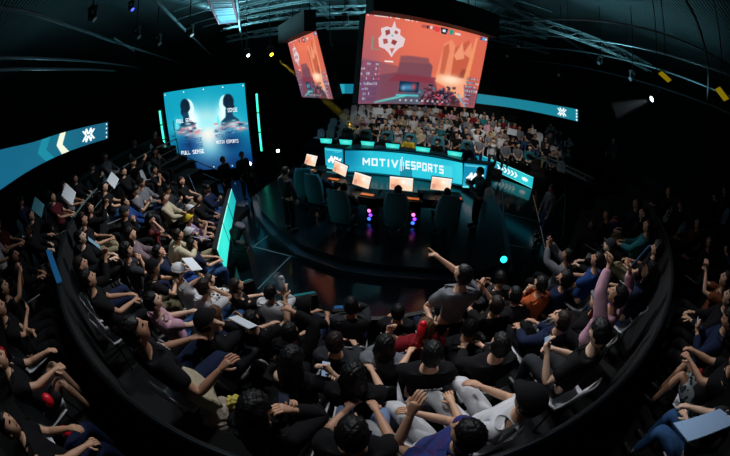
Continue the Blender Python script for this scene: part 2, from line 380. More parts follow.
def img_game():
    g = Img(290, 190, (222, 104, 80)); O = (222, 104, 80)
    g.mix(np.clip((.35-g.U)*2.4, 0, 1), (196, 92, 88)); g.glow(.5, .15, .3, .3, (232, 112, 84), .8)
    g.poly([(0, .62), (.3, .6), (.56, .66), (.66, 1), (0, 1)], (112, 62, 78)); g.poly([(0, .5), (.25, .56), (.3, .62), (0, .72)], (150, 82, 86))
    g.poly([(.27, .47), (.32, .43), (.46, .43), (.53, .52), (.53, .66), (.26, .63)], (112, 66, 80)); g.poly([(.27, .44), (.49, .43), (.5, .5), (.27, .52)], (132, 76, 82))
    g.poly([(.25, .66), (.58, .66), (.56, .73), (.2, .74)], (122, 44, 62))
    g.poly([(.60, .22), (.66, .15), (.70, .22), (.70, .64), (.57, .64)], (238, 140, 100)); g.poly([(.60, .26), (.64, .2), (.655, .3), (.64, .6), (.6, .6)], (198, 96, 66))
    g.poly([(.70, .25), (.82, .1), (.88, .3), (.86, .66), (.70, .66)], (196, 88, 60)); g.poly([(.70, .35), (.76, .15), (.80, .36), (.73, .40)], (240, 150, 112)); g.poly([(.78, .30), (.84, .12), (.88, .36)], (236, 142, 104))
    g.poly([(.80, .5), (.86, .5), (.86, .66), (.76, .66)], (150, 66, 50)); g.poly([(.88, .04), (.92, .04), (.88, .76), (.82, .68)], (240, 148, 96))
    g.poly([(.90, .02), (1, .02), (1, .82), (.87, .78)], (214, 98, 74)); g.poly([(.58, .62), (.84, .62), (.93, .86), (.74, .9), (.66, .75), (.57, .70)], (246, 168, 128)); g.glow(.70, .66, .09, .05, (255, 214, 176), .9)
    g.poly([(.84, .70), (1, .74), (1, 1), (.9, 1)], (150, 80, 84))
    for i in range(70):                                      # the held machine seen low in the middle
        u = .62+.10*rng.standard_normal(); v = .88+.06*rng.standard_normal(); c = [(44, 26, 40), (90, 36, 54), (30, 30, 50), (170, 60, 80), (70, 110, 130), (16, 16, 26)][rng.integers(6)]
        g.rect(u, v, u+.02+.03*rng.random(), v+.02+.03*rng.random(), c, .9)
    g.poly([(.50, 1), (.56, .84), (.64, .80), (.78, .86), (.86, 1)], (36, 26, 40), .75)
    g.poly([(.14, .98), (.46, .8), (.5, .84), (.44, 1)], (52, 92, 112), .7); g.line(.12, .98, .34, .9, 2, (90, 220, 210)); g.line(.8, .84, .9, 1, 2, (90, 190, 210))
    g.blur(1, 2); g.mix(np.ones((g.h, g.w)), (232, 150, 140), .08)
    g.glow(.04, .8, .12, .5, (120, 84, 120), .5); g.glow(.71, .66, .08, .05, (255, 226, 196), 1)
    for i in range(150):
        u = .63+.09*rng.standard_normal(); v = .88+.05*rng.standard_normal(); c = [(30, 20, 34), (100, 40, 60), (34, 34, 60), (196, 80, 96), (90, 140, 160), (14, 14, 24), (150, 120, 150)][rng.integers(7)]
        g.rect(u, v, u+.006+.02*rng.random(), v+.006+.02*rng.random(), c, .9)
    # plan of the arena at top left
    W = (240, 236, 238); P = [(.20, .04), (.215, .12), (.25, .14), (.25, .2), (.29, .24), (.28, .33), (.25, .36), (.22, .42), (.205, .47), (.18, .42), (.15, .38), (.11, .36), (.10, .27), (.12, .22), (.11, .15), (.15, .12), (.185, .13)]
    g.poly([(u, v+.0) for u, v in P], (226, 214, 220), .92); g.poly([(.14, .17), (.17, .15), (.18, .2), (.15, .23)], (150, 70, 66)); g.poly([(.20, .26), (.235, .28), (.22, .33), (.19, .31)], (150, 60, 60)); g.poly([(.21, .15), (.235, .17), (.225, .2), (.205, .19)], (170, 84, 76)); g.poly([(.13, .27), (.16, .26), (.17, .31), (.14, .33)], (170, 84, 80))
    g.poly([(.185, .37), (.22, .36), (.205, .43)], (200, 104, 84)); g.disc(.195, .22, .008, .012, (60, 190, 210)); g.rect(.06, .25, .065, .40, (70, 160, 140)); g.rect(.06, .39, .12, .395, (70, 160, 140)); g.rect(.16, .51, .22, .525, (240, 236, 230))
    for u in np.arange(.01, .38, .012):
        if rng.random() < .6: g.rect(u, .005, u+.009, .018, (240, 240, 240))
    g.rect(.40, .03, .55, .075, (150, 70, 70), .6); g.rect(.44, .03, .455, .07, (60, 40, 50)); g.rect(.47, .03, .485, .07, W, .8); g.poly([(.50, .02), (.54, .02), (.545, .09), (.51, .09)], (224, 66, 72)); g.poly([(.55, .02), (.62, .02), (.605, .10), (.565, .10)], (32, 40, 62)); g.rect(.572, .04, .598, .075, (220, 240, 250))
    g.poly([(.63, .02), (.67, .02), (.66, .09), (.635, .09)], (40, 150, 130)); g.rect(.68, .05, .73, .075, W, .8); g.rect(.92, .01, .995, .06, (120, 60, 110)); g.rect(.945, .015, .97, .055, (60, 190, 220)); g.rect(.972, .02, .99, .05, W)
    for r_ in range(8):                                      # rows of small figures on both sides
        v = .54+r_*.055
        for side in (0, 1):
            if side and r_ < 1: continue
            u0 = .005 if not side else .86
            c = (210, 90, 100) if r_ < 4 and not side else (90, 190, 205) if side and r_ < 5 else (190, 190, 215)
            for i in range(11 if r_ < 5 else 6):
                if rng.random() < .75: g.rect(u0+i*.012, v+.005*rng.integers(0, 3), u0+i*.012+.009, v+.028, c if rng.random() < .6 else W, .85)
            g.rect(u0, v-.006, u0+.12, v+.036, (70, 60, 110), .28)
    g.rect(.285, .73, .44, .86, (14, 40, 66)); g.glow(.36, .8, .05, .04, (70, 150, 200), .9); g.glow(.4, .79, .02, .04, (220, 80, 80), .8); g.glow(.32, .81, .02, .03, (150, 190, 220), .7)
    for i in range(9): g.rect(.30+.045*i, .94, .315+.045*i, .965, W, .7)
    g.rect(.27, .885, .45, .905, (80, 210, 215), .8)
    return g
def screen(label, group, img, fn, thick, name='led_screen', cat='screen', grow=.03, frame=None):
    root = empty(name, fn(.5, 1))
    inv = Matrix.Translation(-fn(.5, 1))
    d = display('display', img, fn, LED, None); f = backing('frame', fn, thick, frame or BLACK, None, grow)
    for o in (d, f): o.data.transform(inv); o.parent = root
    tag(root, label, cat, group); return root
GAME = img_game(); GAME.a *= .93
big = quadfn(atd(366, 14, 7.5), atd(488, 38, 9.5), atd(474, 108, 9.5), atd(358, 104, 7.5))
sm = quadfn(atd(288, 43, 12.4), atd(316, 31, 9.9), atd(333, 99, 9.9), atd(302, 97, 12.4))
bigr = screen('large hanging LED screen showing an orange game corridor above the stage', None, GAME, big, .35, 'hanging_screen')
smr = screen('narrow slanted hanging LED screen seen edge-on left of the large one', None, GAME, sm, .35, 'hanging_screen')
# dark housing and rigging over the hanging screens
for root, fn, w in ((bigr, big, .5), (smr, sm, .4)):
    o0 = root.location; tl, tr = fn(0, 0), fn(1, 0); nr = (tr-tl).cross(Vector((0, 0, 1))).normalized()*-1
    q = [tl, tr, tr+Vector((0, 0, .75)), tl+Vector((0, 0, .75))]
    m = MB().slab([p-o0 for p in q], -w)
    m.build('housing', mat('housing_black', (7, 9, 11), .7), root)
    for u in (.2, .8):
        p = fn(u, 0)-o0+Vector((0, 0, .7)); MB().cyl(p, p+Vector((0, 0, 1.0)), .02).build('hanging_cable', METAL, root)
poster = quadfn(atd(163.5, 93, 14.6), atd(244.5, 83, 13.2), atd(253.5, 167, 13.2), atd(176, 172, 14.6))
screen('tall blue LED wall with two silhouetted players beside the entrance', None, img_poster(), poster, .25)
rl = [(0, 150, 190), (-14, 157, 199), (32, 142.5, 169), (60, 133.5, 155), (85, 127, 145.5), (108, 122, 138.5)]; rl.sort()
screen('long curved LED ribbon with a cream chevron above the left upper seats', None, img_ribbon_l(), pathfn([atring(x, a, 10) for x, a, b in rl], [atring(x, b, 10) for x, a, b in rl]), .2, 'led_ribbon', 'screen')
rr = [(322, 84.5, 94), (352, 84, 93.5), (400, 86, 95), (440, 89, 98), (475, 93.5, 103), (510, 98, 107.5), (545, 103.5, 114), (578, 109.5, 121.5)]
screen('long curved LED ribbon with small white mark above the far stand', None, img_ribbon_r(), pathfn([atring(x, a, 10) for x, a, b in rr], [atring(x, b, 10) for x, a, b in rr]), .2, 'led_ribbon', 'screen')
# fascia the ribbons hang on
def fascia(name, a0, a1, z0, z1): struct(sector(name, 10.22, 10.4, a0, a1, z0, z1, DRAPE))
# opposing team's desk with an LED front
bb = [(345, 150, 172), (365, 149.7, 173.3), (385, 150.3, 175.2), (405, 151.8, 177.6), (425, 154.2, 180), (445, 157.6, 183), (462.5, 162, 186)]
dd = [11.0, 10.85, 10.7, 10.58, 10.45, 10.3, 10.15]
bt, bbm = [atd(x, a, d) for (x, a, b), d in zip(bb, dd)], [atd(x, b, d) for (x, a, b), d in zip(bb, dd)]
bfn = pathfn(bt, bbm)
desk = screen('long curved desk with glowing teal LED front reading MOTIV ESPORTS', None, img_banner(), bfn, .1, 'led_desk', 'desk')
GLYPH = {'M': ((0, 0, 0, 1), (1, 0, 1, 1), (0, 1, .5, .35), (.5, .35, 1, 1)), 'O': ((0, 0, 0, 1), (1, 0, 1, 1), (0, 0, 1, 0), (0, 1, 1, 1)), 'T': ((0, 1, 1, 1), (.5, 0, .5, 1)), 'I': ((.5, 0, .5, 1),),
 'V': ((0, 1, .5, 0), (.5, 0, 1, 1)), 'E': ((0, 0, 0, 1), (0, 1, 1, 1), (0, .5, .85, .5), (0, 0, 1, 0)), 'S': ((1, 1, 0, 1), (0, 1, 0, .5), (0, .5, 1, .5), (1, .5, 1, 0), (1, 0, 0, 0)),
 'P': ((0, 0, 0, 1), (0, 1, 1, 1), (1, 1, 1, .45), (1, .45, 0, .45)), 'R': ((0, 0, 0, 1), (0, 1, 1, 1), (1, 1, 1, .45), (1, .45, 0, .45), (.45, .45, 1, 0))}
def text_mesh(t):
    bm = bmesh.new(); x = 0; w = .13
    for n, ch in enumerate(t):
        W_ = {'M': 1.0, 'I': .2, 'V': .9}.get(ch, .78)
        for x0, y0, x1, y1 in GLYPH[ch]:
            if ch == 'I': x0 = x1 = .5
            a, b = Vector((x+x0*W_, y0, 0)), Vector((x+x1*W_, y1, 0)); d = (b-a).normalized(); a -= d*w*.95; b += d*w*.95
            if ch == 'V': a.y, b.y = min(max(a.y, -w), 1+w), min(max(b.y, -w), 1+w)
            p = Vector((-d.y, d.x, 0))*w; z = Vector((0, 0, .001*n))
            bm.faces.new([bm.verts.new(q) for q in (a-p, b-p, b+p, a+p)])
        x += W_+.55
    me = bpy.data.meshes.new('lettering'); bm.to_mesh(me); bm.free(); return me
WL = mat('white_light', (240, 250, 252), emit=1)
def warp_text(t, fn, u0, u1, v0, v1, parent, slant=0, lift=.012):
    me = text_mesh(t); bm = bmesh.new(); bm.from_mesh(me); bmesh.ops.triangulate(bm, faces=bm.faces); bmesh.ops.subdivide_edges(bm, edges=bm.edges, cuts=1); bm.to_mesh(me); bm.free()
    xs = [v.co.x for v in me.vertices]; ys = [v.co.y for v in me.vertices]; x0, x1, y0, y1 = min(xs), max(xs), min(ys), max(ys)
    for v in me.vertices:
        u = u0+(u1-u0)*(v.co.x-x0)/(x1-x0); w = v1+(v0-v1)*(v.co.y-y0)/(y1-y0); e = .004
        du = fn(min(1, u+e), w)-fn(max(0, u-e), w); nr = du.cross(fn(u, 0)-fn(u, 1)).normalized()
        v.co = fn(u, w)+nr*lift-parent.location
    o = link('lettering', me, WL, parent); me.materials.clear(); me.materials.append(WL); return o
warp_text('MOTIV', bfn, .145, .445, .33, .66, desk); warp_text('ESPORTS', bfn, .505, .82, .33, .66, desk)
# the emblem between the two words
m = MB()
for (u, v0, v1, w) in ((.462, .3, .74, .005), (.474, .2, .76, .006), (.488, .38, .7, .004)):
    a, b = bfn(u, v0), bfn(u, v1); c = (a+b)/2; m.box(c-Vector((.34, .94, 0))*.015-desk.location, (w*4.3, .008, (a-b).length), ROT)
m.build('emblem', WL, desk)
tops = [p+Vector((0, 0, .0)) for p in catmull(bt, 4)]; bk = [p+N_*.75 for p in tops]
m = MB(); m.prism([p.xy for p in tops]+[p.xy for p in bk[::-1]], tops[0].z+.012, tops[0].z+.05)
o = m.build('desk_top', mat('desk_laminate', (18, 42, 52), .3)); o.data.transform(Matrix.Translation(-desk.location)); o.parent = desk
ml = quadfn(atd(324.5, 147.5, 11.5), atd(343.5, 149.5, 11.05), atd(344, 172, 11.05), atd(326, 168, 11.5))
mr = quadfn(atd(464, 163, 9.95), atd(488, 165.5, 9.6), atd(484, 188.5, 9.6), atd(462.5, 187.5, 9.95))
screen('small square LED pod with script logo left of the LED desk', None, img_script(), ml, .5, 'led_pod', 'screen')
screen('small square LED pod with script logo right of the LED desk', None, img_script((18, 130, 165)), mr, .5, 'led_pod', 'screen')
bar_r = atz(532, 188, .05); bar_l = atz(487, 170, .05); dr_, dl_ = bar_r.xy.length, bar_l.xy.length
barf = quadfn(atd(474.5, 152.5, dl_*1.03), atd(533.5, 177.5, dr_), atd(532, 188.5, dr_), atd(474, 162, dl_*1.03))
screen('teal LED barrier with white chevrons in front of the far stand', None, img_barrier(), barf, .15, 'led_barrier', 'barrier', .02)
# LED fence in front of the left block
g = Img(120, 60, (26, 196, 186)); g.glow(.2, .5, .3, 1, (70, 236, 215), .7); g.mix(np.clip((g.U-.5)*1.4, 0, 1), (24, 150, 165)); g.rect(0, 0, 1, .1, (150, 255, 235)); g.rect(.33, 0, .35, 1, (8, 80, 86)); g.rect(.66, 0, .68, 1, (8, 80, 86))
n_t, n_b = atz(217, 249, .95), atz(226, 271, .1); f_t, f_b = atz(231.5, 188.5, .95), atz(236, 200, .1)
dn, df = n_t.xy.length, f_t.xy.length
# far end is at the right in the photograph's reading of its inner face
ff = quadfn(atd(217, 249, dn), atd(231.5, 188.5, df), atd(236, 201, df), atd(226, 272, dn))
fr = screen('bright green teal LED fence panel along the left block of seats', None, g, ff, .12, 'led_fence', 'fence', .02)
# neon tubes at both sides of the entrance; the faint third imitates a reflection
GLOW = mat('green_neon', (70, 255, 214), emit=1.6)
for pts, lab in (([(159.5, 110), (167, 154)], 'green neon tube standing left of the blue LED wall'), ([(256.5, 93), (266, 151)], 'tall green neon tube standing right of the blue LED wall'), ([(173, 120), (180, 154)], 'faint short neon tube close to left edge of the blue LED wall')):  # the faint short one is no tube, it imitates a reflection
    d = 13.0; A, B = atd(*pts[0], d), atd(*pts[1], d); B.xy = A.xy if True else B.xy
    B = Vector((A.x, A.y, B.z)); root = empty('neon_or_reflection', B)
    L = A.z-B.z; thin = 'faint' in lab
    for k in range(3):
        MB().cyl((0, 0, L*k/3+.03), (0, 0, L*(k+1)/3-.03), .03 if thin else .04).build('tube_or_reflection', GLOW if not thin else mat('reflection_glow', (24, 120, 130), emit=.8), root)
    if not thin: MB().box((0, .09, L/2), (.12, .06, L+.1)).build('backplate', METAL, root)
    MB().cyl((0, .09, -B.z), (0, .09, 0), .03).build('post', METAL, root)
    tag(root, lab, 'light')
# ------------------------------------------------------------------ people
def skin_mesh(chains, lv=2):
    """chains: list of (points, radii, edges) grown into a smooth surface; returns a bmesh-ready mesh"""
    V, E, R, roots = [], [], [], []
    for pts, rad, ed in chains:
        b = len(V); V += [tuple(p) for p in pts]; R += rad; roots.append(b)
        E += [(b+i, b+j) for i, j in (ed or [(i, i+1) for i in range(len(pts)-1)])]
    me = bpy.data.meshes.new('s'); me.from_pydata(V, E, [])
    o = bpy.data.objects.new('s', me); COL.objects.link(o)
    md = o.modifiers.new('k', 'SKIN'); md.use_smooth_shade = True
    if not me.skin_vertices: raise RuntimeError('no skin layer')
    sv = me.skin_vertices[0].data
    for i, r in enumerate(R):
        sv[i].radius = (r, r) if not isinstance(r, tuple) else r
        sv[i].use_root = i in roots
    sb = o.modifiers.new('b', 'SUBSURF'); sb.levels = lv
    dg = bpy.context.evaluated_depsgraph_get(); dg.update()
    out = bpy.data.meshes.new_from_object(o.evaluated_get(dg)); bpy.data.objects.remove(o); bpy.data.meshes.remove(me)
    return out
def head_co(p, s=1.0):
    x, y, z = p
    g = lambda a, b, sa, sb: math.exp(-((x-a)/sa)**2-((z-b)/sb)**2)
    X = .077*x*(1-.30*max(0, -z)**1.5); Y = .097*y; Z = .118*z
    if y > 0:
        Y += .024*g(0, -.16, .13, .17)+.008*g(0, .02, .12, .25)      # nose
        Y -= .012*(g(.38, .06, .2, .13)+g(-.38, .06, .2, .13))        # eye sockets
        Y += .006*g(0, .3, .6, .12)+.008*g(0, -.50, .22, .10)+.012*g(0, -.82, .3, .16)
    elif z < -.3: Y *= 1-.35*(-z-.3)
    return Vector((X, Y, Z))
def head_bm(bm, M, mats):
    b2 = bmesh.new(); bmesh.ops.create_uvsphere(b2, u_segments=32, v_segments=22, radius=1)
    for f in b2.faces:
        c = f.calc_center_median()
        if c.y > .5 and .24 < abs(c.x) < .50 and 0 < c.z < .13: f.material_index = 1
        elif c.y > .5 and abs(c.x) < .26 and -.56 < c.z < -.44: f.material_index = 2
        f.smooth = True
    for v in b2.verts: v.co = head_co(v.co)
    for sx in (-1, 1):
        bmesh.ops.create_uvsphere(b2, u_segments=10, v_segments=8, radius=.03, matrix=Matrix.Translation((sx*.079, -.008, -.005)) @ Matrix.Diagonal((.35, .65, 1.05, 1)))
    bmesh.ops.transform(b2, matrix=M, verts=b2.verts)
    me = bpy.data.meshes.new('h'); b2.to_mesh(me); b2.free(); bm.from_mesh(me); bpy.data.meshes.remove(me)
def hair_mesh(kind):
    bm = bmesh.new(); bmesh.ops.create_uvsphere(bm, u_segments=36, v_segments=26, radius=1); r = random.Random(hash(kind) % 99 if False else len(kind)*7)
    for v in bm.verts:
        x, y, z = v.co; p = head_co(v.co)
        face = (kind.endswith('cap') and z > .1) or (y > .28 and z < .50-.15*abs(x)) or (y > -.05 and z < -.05) or z < (-.45 if not kind.startswith('long') else -2)
        if kind.startswith('long') and y > -.02 and z < .35: face = True
        if face: v.co = p*.86
        else:
            t = {'short': .013, 'long': .022, 'curly': .034, 'bun': .010, 'cap': .012}.get(kind, .014)
            n = Vector((x, y, z)); v.co = p+n*(t*(1+.35*math.sin(17*x+5*z)*math.sin(13*y+3))+.004*r.random())
            if kind.startswith('long') and z < -.1:
                v.co.z -= .20*(-z-.1)/.9*1.3; v.co.x *= 1.12; v.co.y = v.co.y*.9-.03
            if kind == 'curly': v.co += n*.008*math.sin(40*x)*math.cos(37*z)
    if kind == 'bun': bmesh.ops.create_uvsphere(bm, u_segments=12, v_segments=8, radius=.042, matrix=Matrix.Translation((0, -.11, .07)))
    me = bpy.data.meshes.new('hair'); bm.to_mesh(me); bm.free(); me.materials.append(HAIR)
    for p in me.polygons: p.use_smooth = True
    return me
HAIRS = {k: hair_mesh(k) for k in ('short', 'long', 'curly', 'bun', 'cap', 'long_cap')}
def cap_mesh():
    bm = bmesh.new(); bmesh.ops.create_uvsphere(bm, u_segments=28, v_segments=18, radius=1)
    for v in bm.verts:
        x, y, z = v.co
        if z < .22: v.co = Vector((x*.096, y*.117, .030))
        else: v.co = Vector((.102*x, .124*y, .138*z+.008))
    for a in range(7):
        pass
    vs = []
    for i in range(9):
        t = math.radians(-62+15.5*i); vs.append((.085*math.sin(t), .09*math.cos(t)+.0, .045)); 
    lo = [bm.verts.new(p) for p in vs]; hi = [bm.verts.new((p[0]*.92, p[1]+.075*math.cos(math.radians(-62+15.5*i)), p[2]-.012)) for i, p in enumerate(vs)]
    lo2 = [bm.verts.new(v.co+Vector((0, 0, .006))) for v in lo]; hi2 = [bm.verts.new(v.co+Vector((0, 0, .006))) for v in hi]
    for i in range(8):
        for q in ((lo[i], lo[i+1], hi[i+1], hi[i]), (lo2[i], hi2[i], hi2[i+1], lo2[i+1]), (hi[i], hi[i+1], hi2[i+1], hi2[i])): bm.faces.new(q)
    me = bpy.data.meshes.new('cap'); bm.to_mesh(me); bm.free(); me.materials.append(CLOTH)
    for p in me.polygons: p.use_smooth = True
    return me
CAP = cap_mesh()
def ik(s, t, l1, l2, pole):
    d = t-s; L = d.length
    if L > (l1+l2)*.985: t = s+d*((l1+l2)*.985/L); d = t-s; L = d.length
    a = (l1*l1-l2*l2+L*L)/(2*L); h = math.sqrt(max(l1*l1-a*a, 0)); u = d.normalized()
    p = (pole-u*pole.dot(u)).normalized()
    return s+u*a+p*h, t
def hand_chains(w, d, n, side, curl=.45, point=False):
    d = d.normalized(); n = (n-d*n.dot(d)).normalized(); l = d.cross(n).normalized()*side
    kn = w+d*.088
    ch = [([w-d*.03, w, w+d*.03, w+d*.06, kn], [.024, .024, (.034, .02), (.039, .02), (.034, .016)], None)]
    for i in range(4):
        b = kn+l*((i-1.5)*.0205)-d*.018; L = (.072, .080, .074, .058)[i]; c = curl if not (point and i == 0) else .03
        pts = [b]; q = d.copy()
        for s in range(3):
            q = (Quaternion(d.cross(n).normalized(), c*(1.0 if s else .7)) @ q); pts.append(pts[-1]+q*(L*(.5, .3, .24)[s]+(.018 if s == 0 else 0)))
        ch.append((pts, [.0105, .0105, .0095, .008], None))
    tb = w+d*.025-l*.028; t1 = tb+(d*.6-l*.62+n*.35).normalized()*.042; t2 = t1+(d*.85-l*.1+n*.45).normalized()*.034
    ch.append(([w+d*.018-l*.008, tb, t1, t2], [.016, .014, .0125, .010], None))
    return ch
def B_(*a): return Vector(a)
def figure(lean=-.12, hr=(.10, .34, .70), hl=(-.10, .34, .70), yaw=0, pitch=.25, nr=None, nl=None, curl=.5, stand=False, knees=.14, feet=.36, pr=None, pl=None, point=False, cross=False, shorts=False, legs=None):
    """builds one posed figure, origin on the floor under the pelvis, facing +Y; returns its meshes"""
    pz = .53 if not stand else .93
    pel = B_(0, 0, pz); up = B_(0, math.sin(lean), math.cos(lean)); fw = B_(0, math.cos(lean), -math.sin(lean))
    sp = [pel, pel+up*.12, pel+up*.26, pel+up*.40, pel+up*.475]
    nk = pel+up*.53+fw*.01; hc = pel+up*.565+fw*.03
    HM = Matrix.Translation(hc+B_(0, 0, .10)) @ Matrix.Rotation(-yaw, 4, 'Z') @ Matrix.Rotation(pitch, 4, 'X')
    arms = []
    for sd, h, nn, po in ((1, hr, nr, pr), (-1, hl, nl, pl)):
        sh = pel+up*.455+B_(sd*.185, 0, 0); t = Vector(h)
        pole = Vector(po) if po else B_(sd*.55, -.25, -.8)
        el, wr = ik(sh, t, .285, .25, pole)
        nv = Vector(nn) if nn else B_(-sd*.3, -.2, -1)
        arms.append((sd, sh, el, wr, (wr-el).normalized(), nv))
    lg = []
    for sd in (1, -1):
        hp = pel+B_(sd*.095, .0, -.02)
        if stand: kn, an = B_(sd*.11, .03, .49), B_(sd*.12, -.01, .08)
        elif legs: kn, an = Vector((sd*legs[0][0], *legs[0][1:])), Vector((sd*legs[1][0], *legs[1][1:]))
        else: kn, an = B_(sd*knees, .43, .50), B_(sd*(knees-.01), feet, .085)
        lg.append((sd, hp, kn, an))
    # body: one continuous surface
    V = [*sp, nk, hc+B_(0, 0, .03)]; R = [(.135, .115), (.12, .10), (.135, .105), (.14, .10), (.09, .075), .052, .05]; E = [(i, i+1) for i in range(6)]
    for sd, sh, el, wr, d, nv in arms:
        b = len(V); V += [sh-up*.02, sh.lerp(el, .3), sh.lerp(el, .75), el, el.lerp(wr, .35), wr-d*.02, wr]; R += [.056, .050, .042, .038, .039, .026, .024]
        E += [(3, b)]+[(b+i, b+i+1) for i in range(6)]
    for sd, hp, kn, an in lg:
        b = len(V); V += [hp, hp.lerp(kn, .5), kn, kn.lerp(an, .35), an]; R += [.085, .076, .056, .055, .036]
        E += [(0, b)]+[(b+i, b+i+1) for i in range(4)]
    ch = [(V, R, E)]
    for sd, sh, el, wr, d, nv in arms:
        ch += hand_chains(wr, d, nv, sd, curl, point and sd == 1)
    me = skin_mesh(ch); bm = bmesh.new(); bm.from_mesh(me)
    for f in bm.faces: f.smooth = True
    head_bm(bm, HM, None); me2 = bpy.data.meshes.new('figure'); bm.to_mesh(me2); bm.free(); bpy.data.meshes.remove(me)
    for m in (SKIN, EYE, LIP): me2.materials.append(m)
    out = {'body': me2, 'head': HM, 'hands': [wr+d*.09 for sd, sh, el, wr, d, nv in arms]}
    for kind, upto in (('t_shirt', 1), ('hoodie', 2)):
        k = .018 if kind == 't_shirt' else .028
        V = [pel-up*.02, *sp[1:]]+[pel+up*.51]; R = [(.15+k, .125+k), (.13+k, .105+k), (.142+k, .11+k), (.142+k, .105+k), (.108+k, .095+k), .066+k*.5]; E = [(i, i+1) for i in range(5)]
        for sd, sh, el, wr, d, nv in arms:
            b = len(V)
            if upto == 1: V += [sh-up*.015, sh.lerp(el, .35), sh.lerp(el, .78)]; R += [.062+k, .055+k, .054+k]
            else: V += [sh-up*.015, sh.lerp(el, .35), sh.lerp(el, .8), el, el.lerp(wr, .4), wr-d*.03]; R += [.062+k, .052+k, .047+k, .044+k, .04+k, .03+k*.7]
            E += [(3, b)]+[(b+i, b+i+1) for i in range(len(V)-b-1)]
        ms = skin_mesh([(V, R, E)]); ms.materials.clear(); ms.materials.append(CLOTH); out[kind] = ms
    V = [pel+up*.03, pel-up*.01]; R = [(.155, .13), (.165, .14)]; E = [(0, 1)]
    for sd, hp, kn, an in lg:
        b = len(V)
        if shorts: V += [hp, hp.lerp(kn, .5), hp.lerp(kn, .84)]; R += [.10, .098, .092]
        else: V += [hp, hp.lerp(kn, .5), kn, kn.lerp(an, .4), an+B_(0, 0, .03)]; R += [.10, .092, .076, .07, .058]
        E += [(1, b)]+[(b+i, b+i+1) for i in range(len(V)-b-1)]
    ms = skin_mesh([(V, R, E)]); ms.materials.clear(); ms.materials.append(CLOTH); out['legwear'] = ms; out['shorts'] = shorts
    out['shoes'] = []
    for sd, hp, kn, an in lg:
        f = (kn-an); f.z = 0
        ft = B_(0, 1, 0) if f.length < .02 or stand or not legs else f.normalized()*-1 if False else B_(0, 1, 0)
        a = B_(an.x, an.y, 0)
        zz = an.z-.085
        ms = skin_mesh([([a+B_(0, -.05, zz+.045), a+B_(0, .03, zz+.045), a+B_(0, .11, zz+.038), a+B_(0, .175, zz+.032)], [(.04, .042), (.044, .044), (.046, .036), (.036, .026)], None), ([an+B_(0, 0, .02), a+B_(0, .0, zz+.05)], [.042, .044], None)], 1)
        ms.materials.clear(); ms.materials.append(SHOE); out['shoes'].append(ms)
    return out
POSES = {
 'lap': dict(), 'lap2': dict(lean=-.2, hr=(.16, .36, .66), hl=(-.05, .30, .72), yaw=.35, pitch=.3, feet=.42),
 'phone': dict(hr=(.05, .30, .86), hl=(-.06, .30, .86), pitch=-.45, lean=-.05, nr=(-.6, -.6, .3), nl=(.6, -.6, .3), curl=.8),
 'chin': dict(hr=(.05, .20, .99), hl=(-.03, .20, .97), pitch=.1, lean=0, nr=(-.6, -.7, .3), nl=(.6, -.7, .3), curl=.9, pr=(.4, .4, -.9), pl=(-.4, .4, -.9)),
 'clap': dict(hr=(.05, .34, 1.10), hl=(-.05, .34, 1.12), pitch=.3, nr=(-1, 0, 0), nl=(1, 0, 0), curl=.15),
 'raise': dict(hr=(.27, .22, 1.50), hl=(-.1, .34, .70), pitch=.35, yaw=-.2, nr=(0, 1, 0), curl=.3, pr=(.8, 0, -.3)),
 'point': dict(hr=(.20, .42, 1.38), hl=(-.1, .34, .70), pitch=.3, nr=(0, 0, -1), curl=1.1, point=True, pr=(.8, -.1, -.5)),
 'fists': dict(hr=(.24, .30, 1.22), hl=(-.22, .30, 1.24), pitch=.35, nr=(-.4, .9, 0), nl=(.4, .9, 0), curl=1.2),
 'crossed': dict(hr=(-.13, .22, .86), hl=(.14, .24, .80), pitch=.2, lean=-.15, nr=(0, -1, 0), nl=(0, -1, 0)),
 'hands_on_head': dict(hr=(.10, -.02, 1.30), hl=(-.10, -.02, 1.30), pitch=.2, nr=(-.6, 0, -.8), nl=(.6, 0, -.8), pr=(1, .2, .1), pl=(-1, .2, .1)),
 'forward': dict(lean=.55, hr=(.04, .56, .74), hl=(-.04, .56, .76), pitch=.15, nr=(-1, 0, 0), nl=(1, 0, 0), curl=1.0, pr=(.7, .1, -.6), pl=(-.7, .1, -.6), knees=.17),
 'filming': dict(hr=(.08, .36, 1.22), hl=(-.06, .34, 1.20), pitch=.15, nr=(-.6, -.6, .3), nl=(.6, -.6, .3), curl=.9),
 'reclined': dict(lean=-.34, hr=(.12, .24, .72), hl=(-.14, .26, .70), pitch=.1, legs=((.13, .42, .53), (.13, .66, .12))),
 'face_touch': dict(lean=.05, hr=(.06, .17, 1.10), hl=(-.08, .30, .70), pitch=-.05, nr=(-.3, -.9, 0), curl=.9, pr=(.5, .4, -.8)),
 'shorts': dict(shorts=True, knees=.2), 'shorts_up': dict(shorts=True, legs=((.13, .38, .70), (.12, .42, .22)), hr=(.14, .42, .80), hl=(-.12, .4, .84), lean=-.2),
 'typing': dict(lean=.10, hr=(.16, .44, .80), hl=(-.16, .44, .80), pitch=-.1, curl=.3),
 'stand': dict(stand=True, lean=.02, hr=(.25, .12, .86), hl=(-.25, .10, .84), pitch=.1, curl=.6, nr=(-1, 0, 0), nl=(1, 0, 0)),
 'stand_point': dict(stand=True, lean=-.12, hr=(-.02, .36, 1.72), hl=(-.30, .34, 1.20), pitch=.45, yaw=-.5, nr=(0, 0, -1), nl=(0, -.6, .8), curl=1.15, point=True, pr=(.8, .1, -.5)),
 'stand_camera': dict(stand=True, lean=.08, hr=(.10, .34, 1.30), hl=(-.08, .36, 1.26), pitch=-.1, nr=(-.8, -.4, 0), nl=(.8, -.4, 0), curl=.9),
}
FIG = {}
def fig(p):
    if p not in FIG: FIG[p] = figure(**POSES[p])
    return FIG[p]
